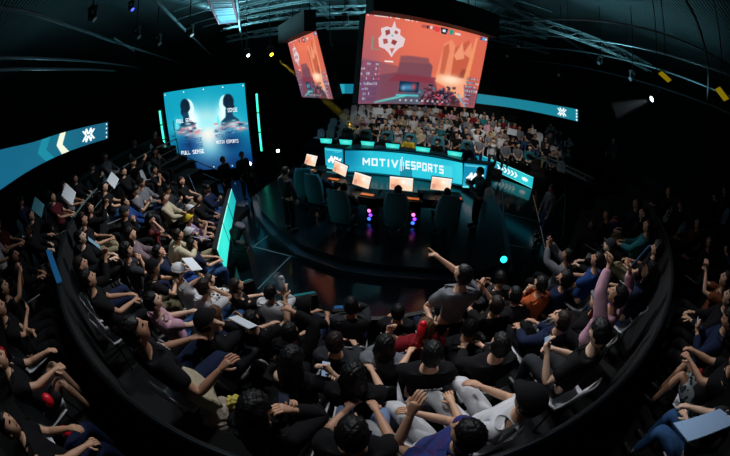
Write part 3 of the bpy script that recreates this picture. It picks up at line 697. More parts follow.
SK = [(206, 160, 132), (188, 140, 112), (170, 122, 96), (222, 182, 156), (196, 150, 120)]
COLS = {'black': (15, 15, 18), 'white': (205, 205, 208), 'grey': (110, 112, 118), 'navy': (24, 34, 62), 'blue': (32, 64, 124), 'red': (118, 18, 28), 'cream': (196, 184, 156), 'brown': (112, 62, 36), 'pink': (206, 158, 176), 'olive': (80, 84, 52), 'charcoal': (44, 46, 50), 'orange': (176, 82, 40), 'yellow': (206, 176, 48), 'teal': (36, 110, 116), 'denim': (48, 82, 124), 'pale denim': (120, 140, 176), 'lilac': (158, 136, 170), 'maroon': (84, 22, 34), 'mauve grey': (120, 104, 108), 'khaki': (150, 140, 108)}
HC = {'black': (10, 9, 10), 'dark brown': (34, 22, 16), 'brown': (92, 62, 40), 'auburn': (96, 38, 28), 'blonde': (150, 122, 80)}
def oc(o, rgb): o.color = (*lin(rgb), 1)
def own_mat(o, m):
    o.material_slots[0].link = 'OBJECT'; o.material_slots[0].material = m
def add_person(loc, yaw, pose='lap', top='t_shirt', tc='black', bc='black', hair='short', hc='black', sk=None, cap=None, shoe='black', topmat=None, legmat=None, scale=1.0):
    f = fig(pose); o = bpy.data.objects.new('person', f['body']); COL.objects.link(o)
    o.location = loc; o.rotation_euler = (0, 0, yaw); o.scale = (scale,)*3
    oc(o, sk or random.choice(SK))
    t = link(top, f[top], None, o); oc(t, COLS[tc])
    if topmat: own_mat(t, topmat)
    b = link('shorts' if f['shorts'] else 'trousers', f['legwear'], None, o); oc(b, COLS[bc])
    if legmat: own_mat(b, legmat)
    if hair:
        if cap: hair = 'long_cap' if hair == 'long' else 'cap'
        h = link('hair', HAIRS[hair], None, o); h.matrix_local = f['head']; oc(h, HC[hc])
    if cap: c = link('cap', CAP, None, o); c.matrix_local = f['head']; oc(c, COLS[cap])
    if shoe:
        for s in f['shoes']: oc(link('shoe', s, None, o), COLS[shoe])
    return o
# ------------------------------------------------------------------ chairs
def shell_mesh():
    prof = [(.22, .445), (.20, .46), (.05, .452), (-.12, .447), (-.19, .46), (-.235, .52), (-.262, .62), (-.285, .74), (-.30, .84), (-.303, .868)]
    bm = bmesh.new(); R = []
    for i, (y, z) in enumerate(prof):
        w = (.20, .215, .22, .22, .215, .21, .215, .21, .185, .13)[i]; row = []
        for k in range(9):
            t = -1+k/4; row.append(bm.verts.new((w*t, y+(.045*t*t if i > 4 else 0), z+(.02*t*t if i <= 4 else -.012*t*t))))
        R.append(row)
    for a, b in zip(R, R[1:]):
        for k in range(8): bm.faces.new((a[k], a[k+1], b[k+1], b[k]))
    bmesh.ops.recalc_face_normals(bm, faces=bm.faces)
    bmesh.ops.solidify(bm, geom=bm.faces[:], thickness=.012)
    me = bpy.data.meshes.new('shell'); bm.to_mesh(me); bm.free()
    for p in me.polygons: p.use_smooth = True
    me.materials.append(WHITE); return me
SHELL = shell_mesh()
LEGM = []
for sx in (-1, 1):
    for sy in (-1, 1):
        me = MB().cyl((sx*.17, sy*.15, .44), (sx*.21, sy*.2, 0), .012, n=8).mesh('leg'); me.materials.append(METAL); LEGM.append(me)
def add_chair(loc, yaw, legs=True):
    o = bpy.data.objects.new('shell_chair', SHELL); COL.objects.link(o); o.location = loc; o.rotation_euler = (0, 0, yaw)
    if legs:
        for m in LEGM: link('leg', m, None, o)
    return o
def face_to(p, tx, ty): return math.atan2(-(tx-p.x), ty-p.y)
# ------------------------------------------------------------------ the near stand: people placed where the photograph shows their heads
TX, TY = .8, 8.6
# px, py, row, pose, top, top colour, legs colour, hair, hair colour, extras, label (None: described by seat)
SPEC = [
 (135, 332, 3, 'lap2', 't_shirt', 'black', 'navy', 'short', 'black', dict(), 'big person in black T-shirt with white chest print, holding a canvas bag'),
 (88, 280, 3, 'lap', 't_shirt', 'black', 'black', 'short', 'black', dict(), 'person in black T-shirt and grey scarf next to the parapet, looking right'),
 (80, 238, 3, 'lap', 'hoodie', 'black', 'black', 'short', 'black', dict(), 'person all in black in dark back row, face in profile'),
 (130, 235, 2, 'lap', 'hoodie', 'mauve grey', 'black', 'long', 'dark brown', dict(), 'person in long mauve grey cardigan, hands folded on knees'),
 (143, 222, 1, 'face_touch', 't_shirt', 'black', 'black', 'long', 'black', dict(topmat=FLORAL), 'person in black and red floral top touching their face'),
 (167, 190, 1, 'phone', 'hoodie', 'charcoal', 'black', 'short', 'black', dict(), 'person in charcoal jacket staring up, lit face, left block'),
 (181, 181, 1, 'lap', 't_shirt', 'black', 'khaki', 'long', 'dark brown', dict(), 'person in black T-shirt and khaki trousers, forearms on lap, left block'),
 (150, 171, 2, 'chin', 't_shirt', 'black', 'black', 'short', 'black', dict(), 'person in black resting chin on both hands below the rail'),
 (125, 203, 2, 'lap2', 'hoodie', 'blue', 'black', 'short', 'black', dict(), 'person in bright blue jacket beside empty white chairs'),
 (178, 272, 1, 'phone', 't_shirt', 'white', 'khaki', 'short', 'black', dict(cap='white'), 'person in white shirt and white cap bent over a sheet of paper'),
 (178, 236, 1, 'forward', 'hoodie', 'cream', 'khaki', 'short', 'dark brown', dict(), 'person in cream top leaning far forward, left block'),
 (188, 220, 0, 'lap', 'hoodie', 'lilac', 'black', 'short', 'black', dict(cap='yellow'), 'person in purple hoodie wearing a yellow green beanie'),
 (192, 245, 0, 'lap', 't_shirt', 'navy', 'denim', 'short', 'black', dict(), 'person in navy shirt and jeans behind the green LED fence'),
 (158, 252, 1, 'lap', 't_shirt', 'navy', 'blue', 'short', 'black', dict(), 'person in navy shirt and blue trousers in front of mauve cardigan'),
 (209, 281, 0, 'lap', 'hoodie', 'black', 'grey', 'short', 'dark brown', dict(topmat=LEOPARD), 'person in black and white leopard print top, front row left'),
 (153, 302, 2, 'lap2', 't_shirt', 'pink', 'denim', 'short', 'black', dict(), 'person in pale pink T-shirt and blue jeans'),
 (205, 322, 2, 'face_touch', 'hoodie', 'black', 'charcoal', 'short', 'black', dict(cap='black'), 'person in black hoodie and cap looking up, hand near face, left'),
 (238, 326, 1, 'phone', 't_shirt', 'navy', 'black', 'short', 'brown', dict(), 'person with brown hair in navy shirt beside white cap on seat'),
 (272, 322, 1, 'raise', 't_shirt', 'black', 'black', 'short', 'black', dict(topmat=None), 'person in black T-shirt raising one arm with a clapper'),
 (300, 330, 1, 'point', 'hoodie', 'black', 'black', 'short', 'black', dict(), 'person in black pointing a forearm towards the stage'),
 (300, 362, 2, 'phone', 't_shirt', 'black', 'black', 'long', 'black', dict(), 'long haired person in black holding a phone, near bottom centre'),
 (326, 338, 1, 'lap', 'hoodie', 'charcoal', 'black', 'short', 'dark brown', dict(), 'person in charcoal hoodie left of the long haired grey shirt'),
 (354, 344, 1, 'lap', 'hoodie', 'grey', 'black', 'long', 'black', dict(), 'person with long black hair over a grey shirt, centre'),
 (345, 376, 2, 'lap', 't_shirt', 'black', 'black', 'long', 'black', dict(), 'person in black with long black hair directly behind the grey shirt'),
 (356, 446, 3, 'lap', 't_shirt', 'black', 'pale denim', 'short', 'black', dict(), 'person in pale jeans, knees apart, at the bottom centre edge'),
 (404, 330, 1, 'filming', 'hoodie', 'red', 'black', 'short', 'brown', dict(), 'person in red jacket with light brown hair filming the stage'),
 (432, 354, 2, 'lap', 't_shirt', 'black', 'black', 'short', 'black', dict(), 'person in black T-shirt with white lettering across the back'),
 (466, 436, 3, 'reclined', 't_shirt', 'black', 'white', 'short', 'black', dict(topmat=PURPLE), 'person in purple and blue printed shirt and white trousers'),
 (528, 402, 3, 'reclined', 't_shirt', 'white', 'white', 'short', 'dark brown', dict(cap='black'), 'person in white shirt, white trousers and dark cap by the parapet'),
 (600, 334, 3, 'phone', 't_shirt', 'black', 'charcoal', 'short', 'black', dict(), 'person in black T-shirt looking down at a phone by the parapet'),
 (597, 311, 2, 'lap', 'hoodie', 'black', 'white', 'long', 'auburn', dict(cap='grey'), 'person with auburn hair, grey cap and white trousers'),
 (622, 292, 3, 'fists', 'hoodie', 'pink', 'black', 'short', 'black', dict(), 'person in pale pink hoodie raising both fists'),
 (541, 281, 1, 'chin', 'hoodie', 'orange', 'black', 'short', 'black', dict(), 'person in rust orange hoodie with hands at the face'),
 (556, 288, 1, 'lap', 'hoodie', 'navy', 'black', 'curly', 'black', dict(), 'person with thick dark hair in dark blue jacket, turned left'),
 (500, 300, 1, 'clap', 't_shirt', 'black', 'black', 'short', 'dark brown', dict(), 'person in black T-shirt clapping behind the standing spectator'),
 (568, 256, 1, 'filming', 'hoodie', 'grey', 'black', 'short', 'black', dict(), 'person in grey hoodie holding up a phone near rope light'),
 (610, 247, 2, 'lap', 'hoodie', 'black', 'black', 'short', 'black', dict(cap='charcoal'), 'person in black with a charcoal cap on the right side'),
 (597, 262, 2, 'lap', 't_shirt', 'blue', 'black', 'short', 'dark brown', dict(), 'person in blue T-shirt in front of the raised fists'),
 (255, 412, 3, 'phone', 'hoodie', 'black', 'black', 'long', 'black', dict(), 'person in black hoodie with phone in both hands at bottom left centre'),
 (500, 345, 2, 'lap', 'hoodie', 'black', 'black', 'short', 'black', dict(), 'person in black hoodie seated left of the phone user'),
 (486, 322, 1, 'lap2', 't_shirt', 'charcoal', 'black', 'short', 'black', dict(), 'person in charcoal T-shirt right behind the grey hoodie'),
 (520, 308, 1, 'forward', 'hoodie', 'black', 'black', 'short', 'black', dict(), 'person in black leaning forward below the orange hoodie'),
]
SCL = 1.06
def reach(q, yaw, base, sd, px, scale):
    """hand target, in the figure's own frame, on the line of sight through that place of the photo"""
    pz = .93 if base.get('stand') else .53; l = base.get('lean', -.12)
    S = Vector(q)+Matrix.Rotation(yaw, 3, 'Z') @ (Vector((sd*.185, math.sin(l)*.455, pz+math.cos(l)*.455))*scale)
    r = ray(*px); o = Vector((0, 0, H)); t = (S-o).dot(r); m = (S-o-r*t).length; L = .46*scale
    if m < L: t -= 0 if base.get('near') is None else math.sqrt(L*L-m*m)*base['near']
    P = o+r*t; return tuple((Matrix.Rotation(-yaw, 3, 'Z') @ (P-Vector(q)))/scale)
def with_hands(pose, q, yaw, hpx, scale, key):
    b = {k: v for k, v in POSES[pose].items()}
    for sd, nm in ((1, 'hr'), (-1, 'hl')):
        if hpx.get(nm): b[nm] = reach(q, yaw, b, sd, hpx[nm], scale)
    POSES[key] = b; return key
HANDS = {(135, 332): dict(hr=(221, 369)), (272, 322): dict(hr=(285, 298)), (300, 330): dict(hr=(292, 311)), (404, 330): dict(hr=(394, 337), hl=(388, 333)), (600, 334): dict(hr=(553, 349), hl=(547, 353)),
         (466, 436): dict(hl=(411, 414)), (255, 412): dict(hr=(291, 410), hl=(283, 405)), (300, 362): dict(hr=(331, 372), hl=(322, 379)), (622, 292): dict(hl=(609, 265), hr=(630, 270))}
taken = []
near_people = []
def place(S, Z, RR, hiadd, clamp):
    """a seat for every listed head, then neighbours nudged apart along their row"""
    out = []
    for (x, y, k, pose, top, tc, bc, hair, hcn, ex, lab) in S:
        f = fig(pose); hz = f['head'].translation.z; hy = f['head'].translation.y
        scl = SCL*(1.1 if 'big person' in lab else 1); p = atz(x, y, Z[k]+hz*scl)
        yaw = face_to(p, .2, 8.2) if 560 < x < 690 else face_to(p, TX, TY)
        yaw += {466: .75, 528: .45}.get(x, 0)
        q = p-Vector((-math.sin(yaw), math.cos(yaw), 0))*hy*scl; q.z = 0; r = q-CC; R0 = r.length
        q = CC+r*(min(max(R0, RR[k]-clamp), RR[k]+hiadd[k])/R0); q.z = Z[k]; out.append([q, yaw, scl])
    for it in range(30):
        for i in range(len(out)):
            for j in range(i):
                a, b = out[i][0], out[j][0]; d = a-b
                if abs(d.z) > .5: continue
                d.z = 0; need = .50 if a.z == b.z else .40
                if d.length < need:
                    t = Vector((-(a-CC).y, (a-CC).x, 0)).normalized(); sg = 1 if d.dot(t) >= 0 else -1
                    m = t*sg*(need-d.length)*.35; a += m; b -= m
    return out
for i, (sp_, (q, yaw, scl)) in enumerate(zip(SPEC, place(SPEC, ROWZ, ROWR, [.25, .25, .25, .16], .25))):
    x, y, k, pose, top, tc, bc, hair, hcn, ex, lab = sp_
    if (x, y) in HANDS: pose = with_hands(pose, q, yaw, HANDS[(x, y)], scl, 'own_%d' % i)
    o = add_person(q, yaw, pose, top, tc, bc, hair, hcn, scale=scl, **ex)
    o['_yaw'] = yaw; taken.append(q.copy()); near_people.append([o, k, math.degrees(math.atan2(q.x, 7.2-q.y)), lab, tc, top])
# the rest of the near stand, seat by seat
EMPTY = [(118, 228), (168, 203), (160, 196), (172, 199), (205, 212), (207, 221), (212, 400), (442, 352), (118, 345), (566, 398)]
em = [atz(x, y, 1.2) for x, y in EMPTY]
chairs = []
def seat_chair(q, yaw, who): 
    c = add_chair(q, yaw); chairs.append((c, who)); return c
TOPS = ['black']*11+['charcoal']*4+['navy']*3+['white', 'white', 'white', 'grey', 'grey', 'cream', 'maroon', 'navy', 'brown', 'blue']
TOPR = ['black']*14+['charcoal']*4+['navy']*3+['grey', 'teal', 'brown']
rnd = random.Random(21)
pl = ['lap', 'lap2', 'phone', 'lap', 'crossed', 'forward', 'chin', 'reclined', 'face_touch', 'clap', 'filming', 'lap2', 'lap']
for k in range(4):
    R_ = ROWR[k]; da = math.degrees(.60/R_); a = (-101 if k > 0 else -96)+k
    while a < 66:
        aa = a+rnd.uniform(-.8, .8); q = pol(R_+rnd.uniform(-.04, .04), aa, ROWZ[k]); a += da
        if any((q-t).length < .54 and abs(q.z-t.z) < .2 for t in taken): continue
        if aa > (30, 44, 58, 62)[k] or (k == 3 and -22 < aa < 24): continue
        hx, hy_ = proj(q+Vector((0, 0, 1.3)))
        if hx > 160 and hx < 300 and hy_ < 162+(hx-170)*.42: continue
        yaw = face_to(q, TX, TY)+rnd.uniform(-.15, .15)
        px_empty = (k in (1, 2) and -88 < aa < -50 and rnd.random() < .42) or rnd.random() < .04
        if px_empty:
            seat_chair(q, yaw, None); taken.append(q); continue
        cs = ['black', 'black', 'charcoal'] if k == 3 and aa < 0 else TOPS if aa < 35 else TOPR
        tc = rnd.choice(cs); top = rnd.choice(['t_shirt', 'hoodie', 'hoodie'])
        o = add_person(q, yaw, rnd.choice(pl), top, tc, rnd.choice(['black', 'black', 'charcoal', 'navy', 'denim', 'khaki']), rnd.choice(['short', 'short', 'long', 'curly', 'bun', 'short']), rnd.choice(['black', 'black', 'dark brown']), scale=SCL*rnd.uniform(.96, 1.03), cap=rnd.choice([None]*16+['black', 'white', 'charcoal', 'black']), sk=rnd.choice(SK))
        o['_yaw'] = yaw; taken.append(q); near_people.append([o, k, aa, None, tc, top])
for n_ in near_people:
    q = n_[0].location.copy(); seat_chair(q, n_[0]['_yaw'], n_)
ROWN = ['front row', 'second row', 'third row', 'back row']
TOPN = {'t_shirt': 'T-shirt', 'hoodie': 'hoodie'}
def ordi(n): return '%d%s' % (n, 'th' if 10 <= n % 100 <= 20 else {1: 'st', 2: 'nd', 3: 'rd'}.get(n % 10, 'th'))
for k in range(4):
    row = sorted([n for n in near_people if n[1] == k], key=lambda n: n[2])
    for i, n in enumerate(row):
        n.append(i+1)
        o = n[0]; o['label'] = n[3] or 'person in %s %s, %s from the left in %s of the near curved stand' % (n[4], TOPN[n[5]], ordi(i+1), ROWN[k])
        o['category'] = 'person'; o['group'] = 'spectators in the curved near stand'
        del o['_yaw']
ne = 0
for c, who in chairs:
    c['category'] = 'chair'; c['group'] = 'white chairs of the near stand'
    if who: c['label'] = 'white shell chair under the %s person from left, near stand %s' % (ordi(who[6]), ROWN[who[1]])
emp = sorted([c for c, w in chairs if not w], key=lambda c: math.atan2(c.location.x, 7.2-c.location.y))
for i, c in enumerate(emp): c['label'] = 'empty white shell chair, %s empty one from the left in near stand' % ordi(i+1)
# ------------------------------------------------------------------ the far stand, facing the camera
rnd = random.Random(11)
FT = ['white']*11+['grey']*4+['black']*8+['charcoal']*3+['cream']*2+['red', 'maroon', 'navy', 'pink', 'khaki', 'teal', 'white', 'black', 'black']
fp = ['lap', 'lap2', 'clap', 'phone', 'filming', 'crossed', 'forward', 'hands_on_head', 'chin', 'lap', 'fists']
far_rows = []
fch = 0
for j in range(FROW):
    s = -5.0+.25*(j % 2); row = []
    while s < 8.0:
        q = stg(s, FN[j], FZ[j]); yaw = RZ+math.pi+rnd.uniform(-.2, .2)
        blue_empty = s < -3.5
        dens = .93 if s < 5.2 else .55
        if blue_empty or rnd.random() > dens:
            if blue_empty or rnd.random() < .5:
                c = add_chair(q, yaw, legs=False); fch += 1; row.append((s, 'e', c, None, None))
            s += rnd.uniform(.52, .62); continue
        tc = rnd.choice(FT); top = rnd.choice(['t_shirt', 't_shirt', 'hoodie'])
        p = rnd.choice(fp) if rnd.random() < .6 else 'lap'
        o = add_person(q, yaw, p, top, tc, rnd.choice(['black', 'charcoal', 'denim', 'khaki', 'navy']), rnd.choice(['short', 'short', 'long', 'bun']), rnd.choice(['black', 'black', 'dark brown']), sk=rnd.choice(SK), shoe=None)
        c = add_chair(q, yaw, legs=False); row.append((s, 'p', o, tc, top, c)); s += rnd.uniform(.52, .62)
    far_rows.append(row)
FRN = ['front row', 'second row', 'third row', 'fourth row', 'fifth row', 'top row']
for j, row in enumerate(far_rows):
    i = e = 0
    for r_ in row:
        if r_[1] == 'p':
            i += 1; r_[2]['label'] = 'person in %s %s, %s from the left in %s of the far stand' % (r_[3], TOPN[r_[4]], ordi(i), FRN[j])
            r_[2]['category'] = 'person'; r_[2]['group'] = 'spectators in the far stand'
            tag(r_[5], 'white chair under the %s person from left, far stand %s' % (ordi(i), FRN[j]), 'chair', 'chairs of the far stand')
        else:
            e += 1; tag(r_[2], 'empty chair, %s empty one from the left in far stand %s' % (ordi(e), FRN[j]), 'chair', 'chairs of the far stand')
# ------------------------------------------------------------------ upper deck behind the parapet
UP = [
 (30, 268, 0, 'filming', 't_shirt', 'black', 'black', 'short', 'black', {}, 'person in black T-shirt raising a camera at far left of upper deck'),
 (78, 183, 0, 'lap', 't_shirt', 'grey', 'black', 'short', 'black', {}, 'person in grey T-shirt with a white board, left upper deck'),
 (97, 172, 1, 'lap', 't_shirt', 'white', 'black', 'short', 'black', {}, 'person in white T-shirt under the end of left ribbon'),
 (131, 150, 0, 'lap', 'hoodie', 'grey', 'black', 'short', 'black', {}, 'person in grey hoodie alone near the left green neon tube'),
 (108, 174, 0, 'lap', 't_shirt', 'maroon', 'black', 'short', 'black', {}, 'person in maroon T-shirt near the rail, left upper deck'),
 (58, 190, 1, 'lap', 't_shirt', 'maroon', 'black', 'short', 'black', {}, 'person in maroon T-shirt behind the white board, left'),
 (38, 200, 0, 'lap', 't_shirt', 'black', 'black', 'short', 'black', {}, 'person in black holding a teal lit board, left upper deck'),
 (14, 225, 0, 'lap', 'hoodie', 'black', 'black', 'short', 'black', {}, 'dim person in black hoodie below the wide end of left ribbon'),
 (6, 300, 0, 'crossed', 't_shirt', 'black', 'black', 'short', 'black', {}, 'dim person in black with folded arms at left frame edge'),
 (5, 352, 0, 'shorts_up', 't_shirt', 'black', 'charcoal', 'short', 'black', {}, 'person in black with bare raised knees, lower left corner'),
 (8, 425, 0, 'lap2', 't_shirt', 'black', 'navy', 'short', 'black', {}, 'person in navy trousers with a white sheet, lower left corner'),
 (722, 284, 0, 'clap', 't_shirt', 'brown', 'black', 'short', 'dark brown', {}, 'person in brown T-shirt with hands together, right upper deck'),
 (728, 318, 0, 'phone', 'hoodie', 'navy', 'black', 'short', 'black', {}, 'person in navy hoodie holding a pale phone, right upper deck'),
 (738, 358, 0, 'shorts_up', 't_shirt', 'black', 'grey', 'short', 'black', dict(legmat=SHORTS), 'person in leafy printed shorts with bare knees, right upper deck'),
 (742, 410, 0, 'lap2', 't_shirt', 'charcoal', 'denim', 'short', 'black', dict(shoe='black'), 'person in blue jeans holding a handwritten board, lower right corner'),
 (700, 268, 0, 'lap', 'hoodie', 'black', 'black', 'short', 'black', {}, 'person in black hoodie, farthest right of the upper deck'),
]
upq = {}
for sp_, (q, yaw, scl) in zip(UP, place(UP, UPZ, UPR, [.25, .25, 1.5], .1)):
    x, y, k, pose, top, tc, bc, hair, hcn, ex, lab = sp_
    o = add_person(q, yaw, pose, top, tc, bc, hair, hcn, scale=scl, **ex); tag(o, lab, 'person', 'spectators on the upper deck')
    c = add_chair(q, yaw); tag(c, 'white upper deck chair under the '+' '.join(lab.split(',')[0].split()[:9]), 'chair', 'upper deck chairs'); upq[(x, y)] = (o, pose)
rnd = random.Random(5); uc = []
for k in range(3):
    for a0, a1 in ((-104, -36), (38, 70)):
        a = a0
        while a < a1:
            aa = a; a += rnd.uniform(6, 9)
            q = pol(UPR[k], aa, UPZ[k]); hx, hy_ = proj(q+Vector((0, 0, 1.35)))
            if hx < 150 and hy_ < 190-.47*hx+9: continue
            if any((q-o.location).length < .6 for o, _ in upq.values()) or rnd.random() < .35: continue
            tc = rnd.choice(['black', 'black', 'navy', 'charcoal', 'maroon']); yaw = face_to(q, TX, TY)
            o = add_person(q, yaw, rnd.choice(['lap', 'lap2', 'crossed', 'phone']), 'hoodie', tc, 'black', 'short', 'black'); uc.append((k, aa, o, tc)); c = add_chair(q, yaw, False); uc[-1] += (c,)
for side, sg in (('left', -1), ('right', 1)):
    for k in range(3):
        L = sorted([u for u in uc if u[0] == k and u[1]*sg > 0], key=lambda u: u[1])
        for i, (_, aa, o, tc, c) in enumerate(L):
            tag(o, 'dim person in %s hoodie, %s from left in %s of %s upper deck' % (tc, ordi(i+1), ROWN[k], side), 'person', 'spectators on the upper deck')
            tag(c, 'dim chair, %s from left in %s of %s upper deck' % (ordi(i+1), ROWN[k], side), 'chair', 'upper deck chairs')
# ------------------------------------------------------------------ the standing spectator pointing up
f = fig('stand_point'); p = atz(463, 275, ROWZ[1]+f['head'].translation.z*SCL); yaw = face_to(p, .2, 9)
q = p-Vector((-math.sin(yaw), math.cos(yaw), 0))*f['head'].translation.y*SCL; q.z = ROWZ[1]
pn = with_hands('stand_point', q, yaw, dict(hr=(438, 257), hl=(431, 321)), SCL, 'own_stander')
o = add_person(q, yaw, pn, 't_shirt', 'grey', 'black', 'short', 'black', sk=SK[0], scale=SCL)
tag(o, 'standing spectator in grey top in the near stand, pointing up with arm stretched high', 'person'); STANDER = o
# ------------------------------------------------------------------ things people hold
def world(o, p): return Matrix.Translation(o.location) @ Matrix.Rotation(o.rotation_euler.z, 4, 'Z') @ Vector(p)
PHB = mat('phone_black', (12, 12, 14), .3); PHS = mat('phone_glow', (150, 180, 215), emit=.5)
def phone(o, label, glow=False, lift=.05):
    f = [fig(p) for p in list(FIG) if FIG[p]['body'] == o.data][0]; h = f['hands']
    c = (h[0]+h[1])/2+Vector((0, .02, lift)); root = empty('phone', world(o, c), o.rotation_euler.z)
    R = Matrix.Rotation(math.radians(-35), 3, 'X')
    MB().box((0, 0, 0), (.074, .009, .15), R, .003).build('phone_case', PHB, root)
    MB().box((0, -.006, .003), (.066, .003, .138), R).build('phone_display', PHS if glow else mat('phone_dim', (40, 60, 90), .2, emit=.15), root)
    tag(root, label, 'phone', 'phones held by spectators'); return root
def shirt_print(o, c, ry, w=.2):
    m = MB(); r = random.Random(9)
    for k in range(2):
        x = -w/2
        while x < w/2:
            a = r.uniform(.012, .03); m.box((x+a/2, 0, .022*(.5-k)*1.6+r.uniform(-.003, .003)), (a, .004, r.uniform(.012, .022))); x += a+.008
    p = m.build('shirt_print', mat('print_white', (200, 205, 210), .7), o); p.matrix_local = Matrix.Translation(c) @ Matrix.Rotation(ry, 4, 'X')
def lab_of(s): return next(o for o in COL.objects if o.get('label') and s in o['label'] and o.get('category') == 'person')
for s, l, g in (('looking down at a phone', 'black phone held by the person in black T-shirt at the parapet', True), ('phone in both hands at bottom', 'phone held in both hands at bottom left of centre', False),
                ('holding a phone, near bottom', 'phone held by the long haired person in black near bottom centre', True), ('pale phone', 'pale phone held by the person in navy hoodie, right upper deck', True),
                ('grey hoodie holding up a phone', 'phone held up by the grey hoodie near the rope light', False), ('light brown hair filming', 'phone held up by the person in the red jacket', False), ('raising a camera', 'small dark camera raised at far left of the upper deck', False)):
    phone(lab_of(s), l, g)
BRD = mat('white_card', (200, 206, 212), .6); INK = mat('marker_ink', (40, 60, 140), .7)
shirt_print(lab_of('white lettering across the back'), (0, -.222, .92), -.12); shirt_print(lab_of('big person in black'), (0, .045, .90), -.35, .16)
def board(x, y, d, w, h, label, tint=BRD, rot=0, tilt=.5, yaw=None, writing=False):
    c = atd(x, y, d); root = empty('sign_board', c); root.rotation_euler = (tilt, rot, face_to(c, TX, TY) if yaw is None else yaw)
    MB().box((0, 0, 0), (w, .008, h)).build('card', tint, root)
    if writing:
        m = MB(); r = random.Random(3)
        for i in range(5):
            xx = -w*.38; 
            while xx < w*.36:
                a = r.uniform(.015, .04); m.box((xx, -.0055, h*(.34-.17*i)+r.uniform(-.01, .01)), (a, .002, r.uniform(.006, .03))); xx += a+.012
        m.build('handwriting', INK, root)
    tag(root, label, 'board', 'boards and sheets held up'); return root
board(69, 194, 6.9, .5, .36, 'white board held up on left upper deck beside the grey T-shirt', rot=.25)
board(38, 207, 6.5, .42, .30, 'teal lit board at the far left of the upper deck', mat('teal_card', (60, 130, 145)), .3)
board(113, 180, 8.2, .5, .32, 'white board near the rail under the end of left ribbon', rot=.2)
board(192, 183, 6.6, .34, .42, 'pale blue board among the front rows of left block', mat('pale_blue_card', (120, 160, 185)), -.25, .2)
board(200, 238, 4.7, .36, .28, 'white sheet on the lap behind the green LED fence', rot=-.3, tilt=1.0)
board(192, 264, 3.9, .28, .22, 'white sheet read by the person in the white cap', rot=.4, tilt=1.0)
board(94, 243, 5.2, .12, .30, 'narrow pale card held beside mauve cardigan', mat('pale_blue_card', (120, 160, 185)), .2)
board(641, 256, 3.75, .26, .36, 'light blue board held up right of the raised fists', mat('sky_card', (110, 160, 215)), .2, .3)
board(706, 424, 2.55, .62, .42, 'large pale board with handwritten lines in the lower right corner', mat('pale_board', (150, 180, 215)), -.35, .9, yaw=math.radians(-30), writing=True)
board(46, 446, 2.9, .34, .28, 'white sheet lying at the lower left corner', rot=.2, tilt=1.1)
board(243, 322, 2.3, .26, .2, 'white sheet beside the raised clapper arm', rot=.2, tilt=.9)
board(378, 156-45, 15.2, .5, .34, 'white board held up in the far stand below the large screen', yaw=RZ, tilt=0)
board(512, 132, 15.0, .5, .3, 'white board held up in right half of the far stand', yaw=RZ, tilt=0)
def clapper(o, side, label, c):
    f = [FIG[p] for p in FIG if FIG[p]['body'] == o.data][0]; h = f['hands'][0 if side > 0 else 1]
    a = world(o, h+Vector((0, .0, -.05))); b = world(o, h+Vector((0, .03, .24)))
    r = MB().cyl(a, b, .03, .036, 12).sph(b, .036).sph(a, .03).build('inflated_clapper', c, None, True); r.data.transform(Matrix.Translation(-a)); r.location = a
    tag(r, label, 'clapper', 'clappers held by spectators')
clapper(lab_of('raising one arm with a clapper'), 1, 'grey inflated clapper at the top of the raised arm', mat('clapper_grey', (150, 150, 160), .3))
m = MB().cyl((0, 0, 0), (.03, .04, .22), .035, .042, 14).sph((.03, .04, .22), .042).sph((0, 0, 0), .035).build('inflated_clapper', mat('clapper_red', (210, 20, 40), .35), None, True)
m.location = atz(418, 341, 1.72); tag(m, 'bright red inflated clapper right of the red jacket', 'clapper', 'clappers held by spectators')
for (x, y, z) in ((48, 400, 2.5), (66, 432, 2.3), (3, 352, 2.6), (700, 372, 2.4)):
    b = MB().sph((0, 0, 0), .06, (1, 1, 1.25)).build('red_balloon', mat('clapper_red', (210, 20, 40), .35), None, True); b.location = atz(x, y, z)
    tag(b, 'small red balloon '+{48: 'beside the navy trousers, lower left', 66: 'nearest the bottom edge, lower left', 3: 'at the left frame edge', 700: 'by the printed shorts, right upper deck'}[x], 'balloon', 'red balloons on the upper deck')
# canvas bag, cloth bundle, paper bag
bagm = mat('canvas', (176, 164, 138), .95, noise=.25, scale=30, bump=.5)
def tote(loc, w, h, d, label, m, rz=0, tilt=0):
    root = empty('tote_bag', loc, rz); root.rotation_euler.x = tilt
    bm = bmesh.new(); bmesh.ops.create_cube(bm, size=1); bmesh.ops.subdivide_edges(bm, edges=bm.edges, cuts=7, use_grid_fill=True)
    for v in bm.verts:
        x, y, z = v.co; s = 1-.55*max(0, z+.1)*1.2
        v.co = Vector((x*w*(1+.05*math.sin(9*z)), y*d*s*(1+.15*math.sin(11*x+5*z)), (z+.5)*h+.012*math.sin(14*x+7*y)))
    me = bpy.data.meshes.new('bag'); bm.to_mesh(me); bm.free(); link('bag_body', me, m, root, True)
    for sy in (-1, 1):
        MB().tube(catmull([(-w*.25, sy*d*.15, h*.95), (-w*.2, sy*d*.1, h*1.3), (w*.2, sy*d*.1, h*1.3), (w*.25, sy*d*.15, h*.95)], 6), .008).build('bag_handle', m, root)
    return tag(root, label, 'bag')
tote(atz(211, 397, 1.95), .30, .34, .13, 'cream canvas tote bag held by the big person in black', bagm, math.radians(-50), .3)
tote(atz(108, 257, 1.5), .30, .40, .16, 'pale paper bag standing beside the mauve cardigan', mat('paper_bag', (170, 164, 158), .8, noise=.2), .6)
bm = bmesh.new(); bmesh.ops.create_icosphere(bm, subdivisions=5, radius=1)
for v in bm.verts:
    x, y, z = v.co; n = .12*math.sin(7*x+3*z)+.10*math.sin(9*y-4*x)+.07*math.sin(15*z+6*y); v.co = Vector((x*.19, y*.15, z*.10))*(1+n)
